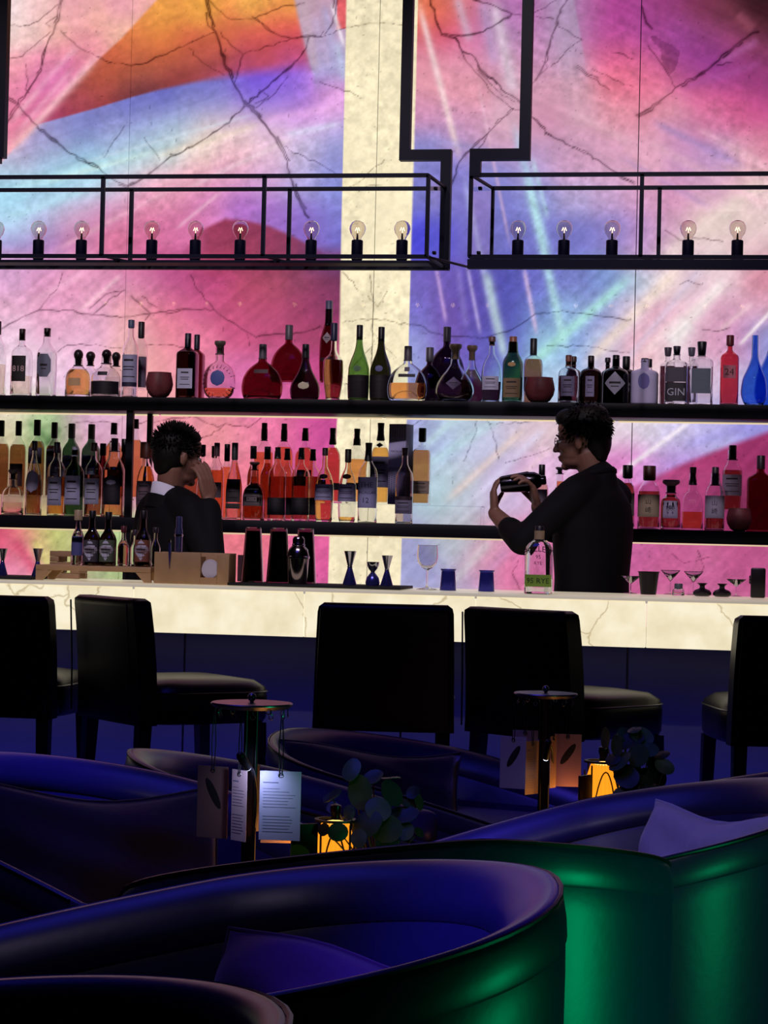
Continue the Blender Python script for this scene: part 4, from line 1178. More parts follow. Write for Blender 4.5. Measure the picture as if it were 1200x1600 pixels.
S(575, 692, 815, 30, 'slim', liq=('gold', 808), cap=('flare', 28, 11, '06060C'), labs=[(746, 794, 1.3, '7E7CA4', 'rect', 'THE|MACALLAN|12', '2A2840')], sq=2.6, label='nearly empty clear front bottle with tall indigo label before the cream strip')
S(632, 700, 816, 28, 'slim', g='smoke', liq=('amber', 806), cap=('cone', 11, 11, '2A1A24'), labs=[(782, 803, 1.25, '6A6480'), (776, 782, 1.25, '241420')], label='nearly empty clear front bottle standing before the patterned carton')
# carton
P = at(626, 722, 9.25)
s_ = mpp(P)
ct = thing('whisky_carton', 'tall indigo carton with dotted ends standing among the riser bottles', 'box', (P[0], 9.25, ZR + .0006), R(-14))
hC, wC = 125 * s_, 29 * s_
MB().box((0, 0, hC / 2), (wC, wC, hC), bev=.001).build('carton', mat('carton_card', '8A82A8', .6), ct)
MB().box((0, -wC / 2 - .0004, hC * .62), (wC * .99, .0008, hC * .32)).build('label', paper('B8B0E0'), ct, sharp=0)
m = MB()
for rz_, nz_ in ((.03, 14), (.83, 6)):
    for i in range(7):
        for j in range(nz_):
            zz = hC * (.04 + rz_ - .03) + j * .0086 + (i % 2) * .0043
            if zz < hC - .004 and not (hC * .46 < zz < hC * .79):
                m.box((-wC * .42 + i * wC * .14, -wC / 2 - .0005, zz), (.0035, .001, .0035))
o = m.build('dots', paper('0E0A1C'), ct, sharp=0)
o['kind'] = 'stuff'
TV, TF, TW = text_mesh('MACALLAN')
MB().add([(p[0] * .008, -wC / 2 - .0016, hC * .66 + p[1] * .008) for p in TV], TF).build('lettering', paper('2A2444'), ct, sharp=0)
# right of the shaking bartender
S(846, 726, 820, 22, 'scotch', liq=('rose', 757), cap=('cyl', 18, 10, BK), labs=[(765, 800, 1, '6A5A68')], label='rose-amber bottle seen between the shaking arms of the bartender')
S(874, 730, 820, 32, 'patron', liq=('orange', 752), cap=('disc', 10, 14, '6A6068'), labs=[(762, 800, 1, '7A5A62')], label='round clear bottle of orange spirit under the chin of the bartender')
S(980, 727, 825, 24, 'yama', liq=('dark', 755), cap=('cyl', 20, 16, '100C10'), labs=[(771, 806, 1.2, '7A6C74')], label='amber bottle half hidden by the back of the bartender in black')
S(1014, 728, 826, 35, 'yama', Y=9.11, liq=('dark', 768), cap=('cyl', 22, 20, '4A2020'), labs=[(773, 808, 1.25, 'A08C78', 'rect', '山|崎', '1A1012')], label='stout amber bottle with cream label bearing two brushed characters')
S(1048, 750, 827, 32, 'facet', Y=9.106, liq=('red', 772), cap=('disc', 20, 28, '8A6A7C'), labs=[(783, 810, .78, 'A498B8', 'rect', '響', '241430')], n=12, sq=2, label='faceted squat bottle with wide glass stopper and one-character white label')
S(1082, 730, 828, 35, 'patron', Y=9.232, g='clear', liq=('amber', 800), cap=('flare', 27, 11, '180C14'), sq=3, label='clear squared bottle with tall dark stopper, quarter full')
S(1117, 730, 829, 31, 'yama', liq=('dark', 776), cap=('cyl', 28, 11, '2A2030'), labs=[(775, 810, 1.25, '9A90A8', 'rect', '山|崎', '2A1A28')], label='amber bottle with lilac-white character label right of the faceted one')
S(1144, 696, 795, 33, 'yama', Y=R2, z=ZR, liq=('dark', 735), cap=('cyl', 22, 12, '401420'), labs=[(742, 775, 1.1, '8A7890')], label='tall red-capped bottle raised on riser at the right of the lower shelf')
S(1188, 712, 830, 42, 'square', g='wine', Y=9.195, d=.5, cap=('cyl', 20, 13, '2A1424'), sq=3, label='large dark wine-red bottle at the right end of the lower shelf')
bowl(1155, 795, 829, 40, 9.106, Z_S2, 'dark stone bowl in front of the red-capped bottle on lower shelf', '3A1C34')
# ------------------------------------------------------------------ pendant lamp racks
M_RACK = mat('rack_black_metal', '04041A', .5, spec=.15)  # tint of the blue light put into the black metal's base colour
M_BULB = glass('bulb', 'ECE6E2', 1.14)
M_FIL = mat('filament', 'FFE0B0', .5, emit='FFD9A0', es=30)
M_BRASS = mat('bulb_stem', 'B8A890', .3, metal=.6)
M_PANE = glass('rack_pane', 'EEF0F6', 1.12)
YN, YF = 7.9, 8.2


def bar_(m, a, b, w):
    """square bar from a to b (axis-aligned)"""
    a, b = Vector(a), Vector(b)
    d = b - a
    m.box((a + b) / 2, tuple(max(abs(q), w) for q in d))


def rack(label, loc, xn0, xn1, xf0, xf1, posts_n, posts_f, tube, tubeY, railx, bulbs, pane_x):
    t = thing('pendant_lamp_rack', label, 'light', loc)
    O = Vector(loc)

    def part(name, m, mt=M_RACK, par=t, sharp=30):
        m.xform(Matrix.Translation(-O))
        return m.build(name, mt, par, sharp=sharp)
    zt, zb = 2.588, 2.290
    w = .0145
    m = MB(); bar_(m, (xn0, YN, zt), (xn1, YN, zt), w); part('top_rail', m)
    m = MB(); bar_(m, (xf0, YF, zt), (xf1, YF, zt), w); part('top_rail', m)
    m = MB(); bar_(m, (xn0, YN, zb), (xn1, YN, zb), w); part('bottom_rail', m)
    m = MB(); bar_(m, (railx[0], railx[2], railx[3]), (railx[1], railx[2], railx[3]), .034); part('main_rail', m)
    for xe, xg in pane_x:
        for z_ in (zt, zb):
            part('end_rail', MB().tube([(xe, YN, z_), (xg, YF, z_)], .0075, 6))
        dx = Vector((xg - xe, YF - YN, 0))
        mid = Vector(((xe + xg) / 2, (YN + YF) / 2, (zt + zb) / 2))
        part('glass_pane', MB().box(mid, (dx.length, .004, zt - zb - .02), M=Matrix.Rotation(math.atan2(dx.y, dx.x), 3, 'Z')), M_PANE, sharp=0)
        for q in (.1, .9):
            part('pane_clip', MB().box((xe + dx.x * .4, YN + dx.y * .4, zb + (zt - zb) * q), (.016, .02, .012), bev=.002))
    for x in posts_n:
        m = MB(); bar_(m, (x, YN, zb), (x, YN, zt), w); part('post', m)
        m = MB(); m.tube([(x, YN, zb), (x + .115, YF, zb)], .005, 6); part('floor_strut', m)
    for x in posts_f:
        m = MB(); bar_(m, (x, YF, zb), (x, YF, zt), w); part('post', m)
    m = MB()
    for a_, b_ in zip(tube[:-1], tube[1:]):
        a3, b3 = (a_[0], tubeY, a_[1]), (b_[0], tubeY, b_[1])
        bar_(m, tuple(Vector(a3)), tuple(Vector(b3)), .040)
    for a_ in tube[1:-1]:
        m.box((a_[0], tubeY, a_[1]), (.0402, .0402, .0402))
    part('hanger_tube', m)
    m = MB().box(((xn0 + xn1) / 2, 8.05, zb - .006), (abs(xn1 - xn0) - .02, .10, .010))
    part('socket_strip', m, sharp=0)
    for u in bulbs:
        P = at(u, 388, 8.05)
        s = mpp(P)
        z0 = zb - .001
        sk = part('lamp_socket', MB().lathe([(0, z0), (.018, z0), (.0195, z0 + .008), (.0215, z0 + .012), (.0215, z0 + .079), (.019, z0 + .082), (0, z0 + .082)], 20, (P[0], 8.05, 0)))
        zc = z0 + .124
        pr = [(.013, z0 + .075), (.014, z0 + .086), (.018, z0 + .096), (.0265, z0 + .108), (.0308, zc), (.029, zc + .012), (.022, zc + .024), (.012, zc + .0295), (0, zc + .031)]
        inner = [(max(0, r - .0012), z - (.0012 if r < .02 else .0004)) for r, z in pr][::-1]
        part('bulb', MB().lathe([(0, z0 + .075)] + pr + inner[1:] + [(0, z0 + .0755)], 20, (P[0], 8.05, 0)), M_BULB, sk, 60)
        part('stem', MB().lathe([(0, z0 + .08), (.005, z0 + .08), (.003, z0 + .108), (0, z0 + .11)], 8, (P[0], 8.05, 0)), M_BRASS, sk)
        m = MB()
        q = [(P[0] - .008 + .004 * k, 8.05 + .003 * (k % 2), zc - .006 + (.012 if k % 2 else 0)) for k in range(5)]
        m.tube(q, .0011, 5)
        m.tube([(P[0], 8.05, z0 + .108), (P[0], 8.05, zc - .004)], .0010, 5)
        part('filament', m, M_FIL, sk)
    return t


def X_(u, v, Y):
    return at(u, v, Y)[0]


zj = at(666, 243, YF)[2]
zj2 = at(780, 242, YN)[2]
ZC = 4.2
xl = X_(634, 200, YF)
xk = X_(696, 330, YF)
xl0 = X_(2, 200, YF)
rack('black open-frame pendant rack of clear bulbs hanging over the bar, left of the gap',
     (X_(300, 400, YF), YF, 2.28), X_(-420, 340, YN), X_(668, 340, YN), X_(-390, 340, YF), xk, [X_(u, 340, YN) for u in (-330, -92, 160, 412, 668)],
     [X_(u, 340, YF) for u in (-300, -45, 205, 452)], [(xl, ZC), (xl, zj), (xk, zj), (xk, 2.282)], YF, (X_(-420, 413, YF), xk + .02, YF, 2.295),
     (-142, -72, -6, 60, 127, 237, 305, 375, 486, 558, 628), [(X_(668, 340, YN), xk)])
# the left-hand hanger of that rack, mirrored
m = MB()
bar_(m, (xl0, YF, ZC), (xl0, YF, zj), .04)
bar_(m, (xl0 - .16, YF, zj), (xl0, YF, zj), .04)
bar_(m, (xl0 - .16, YF, zj), (xl0 - .16, YF, 2.6), .04)
_rk = bpy.data.objects['pendant_lamp_rack']
m.xform(Matrix.Translation(-_rk.location)).build('hanger_tube', M_RACK, _rk, sharp=30)
xr = X_(821, 200, YN)
xr2 = X_(743, 260, YN)
rack('black open-frame pendant rack of clear bulbs hanging over the bar, right of the gap',
     (X_(900, 400, YN), YN, 2.25), X_(735, 340, YN), X_(1600, 340, YN), X_(769, 340, YF), X_(1620, 340, YF), [X_(u, 340, YN) for u in (735, 1002, 1262)],
     [X_(u, 340, YF) for u in (769, 1030, 1290)], [(xr, ZC), (xr, zj2), (xr2, zj2), (xr2, 2.582)], YN, (X_(731, 412, YN), X_(1600, 412, YN), YN, 2.2625),
     (809, 881, 956, 1075, 1152, 1228), [(X_(735, 340, YN), X_(769, 340, YF))])

# ------------------------------------------------------------------ things standing on the bar
M_STEEL = mat('polished_steel', 'B8B8C4', .12, metal=1.0)
M_BLUELIT_STEEL = mat('bluelit_steel', '4A4A9C', .22, metal=.75)  # blue of reflected light put into the steel's base colour
M_WOOD = mat('pale_wood', 'B08A60', .55, noise=.22, nscale=14)
M_GLASS = glass('tableware', 'E4E2E8', 1.16)
M_SMOKEG = glass('smoked_tumbler', '9A8690', 1.3)
ZT = Z_BAR + .0006
P_ = lambda u, v, Y: at(u, v, Y)


def lathe_thing(name, label, cat, x, t, w, Y, prof, mt, z=ZT, b=915, part=None, group=None, n=24, d=1, sq=2):
    P = at(x, b, Y)
    s = mpp(P)
    bb = proj((P[0], Y, z))[1]
    H, hw = (bb - t) * s, w * s / 2
    o = thing(name, label, cat, (P[0], Y, z), 0, group)
    MB().lathe([(r * hw, q * H) for r, q in prof], n, d=d, sq=sq).build(part or 'body', mt, o, sharp=40)
    return o, H, hw, s


JIG = ([(0, 0), (.98, 0), (1, .02), (.34, .50), (.30, .53), (0, .53)], [(0, .531), (.30, .531), (.34, .56), (.86, .985), (.90, 1), (.82, 1), (.3, .62), (0, .6)])
BELL = ([(0, 0), (.90, 0), (.98, .12), (.85, .32), (.5, .47), (.26, .54), (0, .54)], [(0, .541), (.26, .541), (.3, .60), (.62, .72), (.82, .86), (.86, 1), (.8, 1), (.6, .78), (0, .66)])


def jigger(x, t, w, Y, label, prof=JIG, b=915):
    o, H, hw, s = lathe_thing('jigger', label, 'jigger', x, t, w, Y, prof[0], M_BLUELIT_STEEL, b=b, part='lower_cup', group='jiggers on the bar', z=ZT + TR)
    MB().lathe([(r * hw, q * H) for r, q in prof[1]], 24).build('upper_cup', M_STEEL, o, sharp=40)
    MB().lathe([(.36 * hw, .515 * H), (.40 * hw, .53 * H), (.36 * hw, .545 * H), (.28 * hw, .53 * H), (.36 * hw, .515 * H)], 20).build('waist_ring', M_STEEL, o)
    return o


# black service mats
TR = .011
for (u0, u1, lb) in ((-60, 66, 'black bar mat at the left edge under two jiggers'), (368, 634, 'long black bar mat under tall glasses, shaker and jiggers')):
    x0, x1 = P_(u0, 915, 8.0)[0], P_(u1, 915, 8.0)[0]
    t = thing('bar_mat', lb, 'mat', ((x0 + x1) / 2, 8.02, ZT))
    MB().box((0, 0, .005), (x1 - x0, .30, .010), bev=.003).build('mat', mat('rubber', '0A0A0E', .7), t)
    for s_ in (-1, 1):
        MB().box((0, s_ * .146, .0055), (x1 - x0, .006, .0105)).build('raised_edge', mat('rubber', '0A0A0E', .7), t, sharp=0)
jigger(3, 857, 17, 8.0, 'hourglass jigger cut by the left edge of the photo')
jigger(58, 857, 19, 8.0, 'hourglass jigger beside the low wooden stand')
jigger(546, 861, 22, 8.0, 'tallest hourglass jigger, left of the bell-shaped one')
jigger(582, 878, 23, 8.0, 'short bell-shaped jigger between two hourglass jiggers', BELL)
jigger(604, 868, 20, 8.0, 'slim hourglass jigger at the right end of the long mat')


def tall_glass(x, t, w, Y, label):
    prof = [(1, 0), (.985, .02), (.70, .97), (.66, 1), (0, 1), (0, .982), (.62, .978), (.90, .02), (.92, 0), (1, 0)]
    o, H, hw, s = lathe_thing('mixing_glass', label, 'glass', x, t, w, Y, prof, M_SMOKEG, z=ZT + TR, part='glass', group='upturned tall glasses on the bar mat')
    MB().lathe([(.78 * hw, .02 * H), (.84 * hw, .02 * H), (.58 * hw, .93 * H), (0, .935 * H), (0, .925 * H), (.54 * hw, .915 * H), (.78 * hw, .02 * H)], 24).build('inner_tin', mat('inner_tin', '3A3038', .22, metal=.9), o)
    return o


tall_glass(394, 824, 36, 8.05, 'left one of three upturned tall smoky glasses')
tall_glass(434, 825, 38, 8.0, 'middle one of three upturned tall smoky glasses')
tall_glass(476, 826, 36, 8.08, 'upturned tall smoky glass behind the cobbler shaker')
CS = [(0, 0), (.78, 0), (.84, .02), (.98, .5), (1, .53), (1.02, .56), (1.0, .60), (.96, .64), (.9, .72), (.62, .79), (.56, .81), (.56, .93), (.5, .97), (.4, 1), (0, 1)]
o, H, hw, s = lathe_thing('cocktail_shaker', 'steel cobbler shaker standing among the upturned tall glasses', 'shaker', 465, 838, 34, 7.93, CS, mat('shaker_steel', '8A7C80', .16, metal=1), z=ZT + TR)
MB().lathe([(1.0 * hw, .53 * H), (1.05 * hw, .54 * H), (1.05 * hw, .575 * H), (1.0 * hw, .585 * H), (1.0 * hw, .53 * H)], 24).build('collar', M_STEEL, o)
MB().lathe([(.56 * hw, .80 * H), (.60 * hw, .81 * H), (.60 * hw, .83 * H), (.56 * hw, .84 * H), (.56 * hw, .80 * H)], 24).build('cap_ring', M_STEEL, o)
# wine glass
WG = [(0, 0), (.98, 0), (1, .012), (.5, .035), (.12, .07), (.075, .12), (.075, .40), (.12, .44), (.55, .50), (.88, .60), (1.0, .74), (.97, .9), (.93, 1),
      (.90, 1), (.94, .88), (.96, .74), (.84, .62), (.5, .53), (0, .50)]
o, H, hw, s = lathe_thing('wine_glass', 'clear stemmed wine glass between the bar mat and dark tumbler', 'glass', 667, 852, 33, 8.05, WG, M_GLASS)
MB().lathe([(.9 * hw, .992 * H), (.945 * hw, .994 * H), (.94 * hw, 1.006 * H), (.9 * hw, 1.004 * H), (.9 * hw, .992 * H)], 24).build('rim', M_GLASS, o, sharp=50)
FJ = [(0, 0), (1.0, 0), (1.02, .02), (.86, .85), (.84, .9), (1.0, .985), (1.0, 1), (.9, 1), (.78, .9), (.85, .1), (0, .08)]
for (x, t, lb) in ((700, 889, 'blue-lit steel flared tumbler right of the wine glass'), (760, 891, 'blue-lit steel flared tumbler left of the green-labelled bottle')):
    o, H, hw, s = lathe_thing('steel_tumbler', lb, 'tumbler', x, t, 25, 8.0, FJ, mat('bluelit_tumbler_steel', '34349A', .24, metal=.6), group='steel tumblers on the bar')  # blue reflection painted into the plain steel's base colour
    MB().lathe([(1.0 * hw, 0), (1.06 * hw, .002), (1.06 * hw, .03 * H), (1.0 * hw, .04 * H), (1.0 * hw, 0)], 24).build('foot_ring', M_BLUELIT_STEEL, o)
# whiskey bottle on the bar
bo, bi = bottle(842, 822, 929, 44, 'flask', Y=7.87, z=Z_BAR, cap=('tcork', 22, 14, '14101C'), liq=('amber', 906), d=.5, sq=2.8,
                labs=[(898, 917, .97, '86A83C', 'rect', '95 RYE', '2A3A18')], label='clear whiskey flask with green label standing on the bar before the bartender', cat='bottle')
m = MB()
for txt, zc, hh in (('BULLEIT', .665, .0205), ('95', .545, .014), ('RYE', .455, .012)):
    TV, TF, TW = text_mesh(txt)
    m.add([(p[0] * hh, -bi['hw'] * .515 - .0006, zc * bi['H'] + p[1] * hh - (p[0] * hh)**2 * 6) for p in TV], TF)
m.build('raised_lettering', mat('glass_lettering', '281820', .3), bo, sharp=0)
MB().lathe([(.30 * bi['hw'], bi['H'] * .80), (.36 * bi['hw'], bi['H'] * .80), (.36 * bi['hw'], bi['H'] * .93), (.30 * bi['hw'], bi['H'] * .93), (.30 * bi['hw'], bi['H'] * .80)], 20).build('neck_sleeve', paper('A08868'), bo)

# low wooden stand with dasher bottles
xa, xb = P_(62, 900, 7.95)[0], P_(241, 900, 7.95)[0]
W_, SH = xb - xa, .058
ws = thing('bottle_stand', 'low pale wooden stand with slanted feet carrying dasher bottles', 'stand', ((xa + xb) / 2, 7.98, ZT))
MB().box((0, 0, SH - .010), (W_, .16, .020), bev=.002).build('top_board', M_WOOD, ws)
for s_ in (-1, 1):
    x1, x2 = s_ * W_ / 2, s_ * (W_ / 2 - .025)
    x3 = s_ * (W_ / 2 - .060)
    for yy in (-.07, .07):
        poly = [(x1, 0), (x2, 0), (x3, SH - .0205), (x1, SH - .0205)]
        if s_ > 0:
            poly = poly[::-1]
        mm = MB().prism(poly, -.008, .008)
        mm.xform(Matrix.Translation((0, yy, 0)) @ Matrix.Rotation(math.pi / 2, 4, 'X'))
        mm.build('foot', M_WOOD, ws, sharp=20)
ZD = ZT + SH + .0006
GD = 'small dasher bottles on the wooden stand'
bottle(122, 797, 880, 20, 'bitters', g='smoke', Y=7.96, z=ZD, cap=('cyl', 16, 13, '9A8468'), liq=('water', 832), labs=[(838, 868, 1.1, '4A4C80')], label='bluish bottle with tan cap, leftmost on the wooden stand', group=GD)
for (x, t, col, lb) in ((144, 798, '3A343C', 'brown dasher bottle with white diamond label, first of three from the left'), (169, 800, '4A5240', 'dasher bottle with white diamond label on olive ground, middle of three'), (224, 798, '7A4434', 'dasher bottle with white diamond label on rust ground, beside the napkin box')):
    bottle(x, t, 880, 25, 'bitters', g='brown', Y=7.95, z=ZD, cap=('cyl', 12, 11, '0C080C'), labs=[(844, 878, 1.2, col, 'rect', '', col), (843, 876, 1.12, 'B8B4C8', 'diamond'), (853, 866, .95, '8C7C84', 'oval')], sq=3, label=lb, group=GD)
bottle(193, 822, 880, 18, 'bitters', g='smoke', Y=7.97, z=ZD, cap=('cyl', 10, 9, '501820'), liq=('rose', 845), label='small smoky bottle with dark red cap on the wooden stand', group=GD)
bottle(243, 824, 880, 16, 'bitters', g='smoke', Y=8.0, z=ZD, cap=('cyl', 8, 9, '201420'), label='small dark bottle at the right end of the wooden stand', group=GD)
bottle(211, 828, 880, 14, 'bitters', g='clear', Y=8.0, z=ZD, cap=('cyl', 8, 8, '30202C'), label='small clear bottle behind, next to the rust-labelled one', group=GD)
# stacked wooden blocks behind
xa, xb = P_(80, 860, 8.2)[0], P_(126, 860, 8.2)[0]
wb = thing('wooden_crate', 'small crate of stacked wooden slats behind the dasher bottles', 'crate', ((xa + xb) / 2, 8.24, ZT))
hb_ = .108
for k in range(5):
    z0 = .011 + k * hb_ / 5
    if k % 2 == 0:
        for yy in (-.045, .045):
            MB().box((0, yy, z0), (xb - xa, .022, .0208), bev=.0015).build('slat', mat('wood_slat', '9A7858', .6, noise=.2, nscale=20), wb)
    else:
        for xx in (-1, 1):
            MB().box((xx * ((xb - xa) / 2 - .018), 0, z0), (.036, .11, .0208), bev=.0015).build('slat', mat('wood_slat', '9A7858', .6, noise=.2, nscale=20), wb)
# little dark goblets seen through the stand
for x in (118, 150):
    pass
# napkin box
xa, xb = P_(241, 900, 7.90)[0], P_(358, 900, 7.90)[0]
nb = thing('napkin_box', 'pale wooden napkin and straw box with a notch holding white coasters', 'box', ((xa + xb) / 2, 7.95, ZT))
W_, HB = xb - xa, .117
x_n0, x_n1 = -W_ / 2 + W_ * .62, -W_ / 2 + W_ * .84
MB().box((-W_ / 2 + W_ * .31, -.05, HB / 2), (W_ * .62, .012, HB), bev=.002).build('front_board', M_WOOD, nb)
MB().box(((x_n1 + W_ / 2) / 2, -.05, HB * .48), (W_ / 2 - x_n1, .012, HB * .96), bev=.002).build('front_board', M_WOOD, nb)
MB().box(((x_n0 + x_n1) / 2, -.05, HB * .11), (x_n1 - x_n0, .012, HB * .22)).build('front_board', M_WOOD, nb)
MB().box((0, .05, HB / 2), (W_, .012, HB), bev=.002).build('back_board', M_WOOD, nb)
for s_ in (-1, 1):
    MB().box((s_ * (W_ / 2 - .006), 0, HB / 2), (.012, .087, HB * .98)).build('side_board', M_WOOD, nb)
MB().box((0, 0, .005), (W_ - .026, .086, .010)).build('bottom_board', M_WOOD, nb)
MB().box((x_n0 - .01, 0, HB * .45), (.008, .086, HB * .85)).build('divider', M_WOOD, nb)
xs = P_(0, 900, 7.95)
for k in range(2):
    cst = MB().lathe([(0, -.002), (.0315, -.002), (.032, 0), (.0315, .002), (0, .002)], 24, M=Matrix.Rotation(R(90), 4, 'X') )
    oo = cst.build('coaster', mat('coaster_card', 'D8D0D4', .6), None, loc=(nb.location.x + (x_n0 + x_n1) / 2, 7.95 - .037 + k * .0075, ZT + .054 + k * .008))
    tag(oo, ('round white coaster upright in the notch of the wooden box, front one', 'round white coaster peeping out behind the front one in the box notch')[k], 'coaster', 'coasters in the wooden box')
# metal tools in the box
xx = P_(277, 850, 7.95)[0]
t = thing('bar_spoon_case', 'bluish metal cylinder with rounded shoulder sticking out of the wooden box', 'tool', (xx, 7.97, ZT + .011))
MB().lathe([(0, 0), (.0135, 0), (.0135, .155), (.0150, .165), (.0150, .185), (.0115, .200), (.0115, .232), (.0095, .240), (0, .240)], 20).build('body', mat('blue_metal', '6868A0', .25, metal=.8), t)
MB().lathe([(.0152, .165), (.0162, .166), (.0162, .172), (.0152, .173), (.0152, .165)], 20).build('band', M_STEEL, t)
xx = P_(266, 880, 7.9)[0]
t = thing('bar_pick', 'thin dark pick standing point-down against the wooden box front', 'tool', (xx, 7.888, ZT + .05))
MB().lathe([(0, 0), (.0035, .045), (.0055, .075), (.0045, .100), (0, .102)], 10).build('blade', M_BLUELIT_STEEL, t)
MB().lathe([(0, .1021), (.004, .1021), (.004, .112), (0, .113)], 10).build('knob', M_STEEL, t)
# smoky acrylic caddy right of the napkin box
xa, xb = P_(371, 900, 8.1)[0], P_(388, 900, 8.1)[0]
t = thing('acrylic_caddy', 'smoky acrylic caddy between the wooden box and tall glasses', 'caddy', ((xa + xb) / 2, 8.10, ZT + TR))
MB().box((0, 0, .05), (xb - xa, .004, .10)).build('front_sheet', mat('smoke_acrylic', '4A4048', .2, trans=.5, ior=1.2), t, sharp=0)
MB().box((0, .05, .003), (xb - xa, .09, .006)).build('base_sheet', mat('smoke_acrylic', '4A4048', .2), t, sharp=0)
MB().box((0, .1, .05), (xb - xa, .004, .10)).build('back_sheet', mat('smoke_acrylic', '4A4048', .2), t, sharp=0)
# right end of the bar
TIN = [(0, 0), (.72, 0), (.74, .02), (.97, .97), (1, 1), (.93, 1), (.7, .05), (0, .04)]
o, H, hw, s = lathe_thing('mixing_tin', 'black tapered mixing tin right of the bartender in black', 'tin', 1013, 893, 33, 8.25, TIN, mat('black_tin', '1C1418', .35, metal=.6), b=930)
MB().lathe([(.97 * hw, .96 * H), (1.04 * hw, .97 * H), (1.04 * hw, H), (.97 * hw, H), (.97 * hw, .96 * H)], 24).build('rim', mat('black_tin', '1C1418', .35), o)
VASE = [(0, 0), (.7, 0), (.98, .12), (1, .28), (.8, .46), (.36, .58), (.27, .66), (.28, .8), (.52, .96), (.54, 1), (.46, 1), (.2, .82), (0, .7)]
for (x, t, lb) in ((1097, 911, 'left one of two small black narrow-necked vases'), (1128, 912, 'right one of two small black narrow-necked vases')):
    o, H, hw, s = lathe_thing('bud_vase', lb, 'vase', x, t, 29, 8.2, VASE, mat('black_ceramic', '140A10', .35), b=930)
    MB().lathe([(.5 * hw, .97 * H), (.57 * hw, .98 * H), (.57 * hw, H), (.5 * hw, H), (.5 * hw, .97 * H)], 20).build('lip', mat('black_ceramic', '140A10', .35), o)
bottle(1060, 912, 938, 19, 'patron', g='clear', Y=8.2, z=Z_BAR, cap=('cyl', 8, 13, '4A5058'), liq=('pale', 925), label='tiny clear bottle with grey cap left of the black vases')
MG = [(0, 0), (.7, 0), (.7, .02), (.1, .06), (.06, .1), (.06, .55), (1, .98), (1, 1), (.96, 1), (0, .58)]
for (x, t, lb) in ((1047, 891, 'faint martini glass behind the tiny grey-capped bottle'), (1083, 893, 'faint martini glass behind the black vases'), (1150, 905, 'faint martini glass right of the black vases'), (985, 900, 'faint martini glass beside the back of the bartender in black')):
    o, H, hw, s = lathe_thing('martini_glass', lb, 'glass', x, t, 30, 8.34, MG, M_GLASS, b=930, part='glass')
    MB().lathe([(.99 * hw, .985 * H), (1.02 * hw, .99 * H), (1.0 * hw, 1.005 * H), (.99 * hw, .985 * H)], 24).build('rim', M_GLASS, o)
t = thing('tool_holder', 'black upright tool holder at the right edge of the bar', 'holder', (P_(1184, 930, 8.2)[0], 8.2, ZT))
MB().box((0, 0, .055), (.054, .06, .11), bev=.006).build('body', mat('black_ceramic', '140A10', .35), t)
m = MB()
for k, dz in ((-1, .035), (0, .02), (1, .05)):
    m.ell((-.027, k * .015, .045 + dz * .6), (.006, .006, .008))
m.build('knobs', mat('black_ceramic', '140A10', .35), t)
# ------------------------------------------------------------------ bar stools
M_LEATHER = mat('black_leather', '28284E', .38, noise=.15, nscale=40, bump=.08)
M_STOOL = mat('stool_leather', '07070C', .36, spec=.35, noise=.15, nscale=40, bump=.06)
M_LEG = mat('dark_wood_leg', '0C0A10', .45)


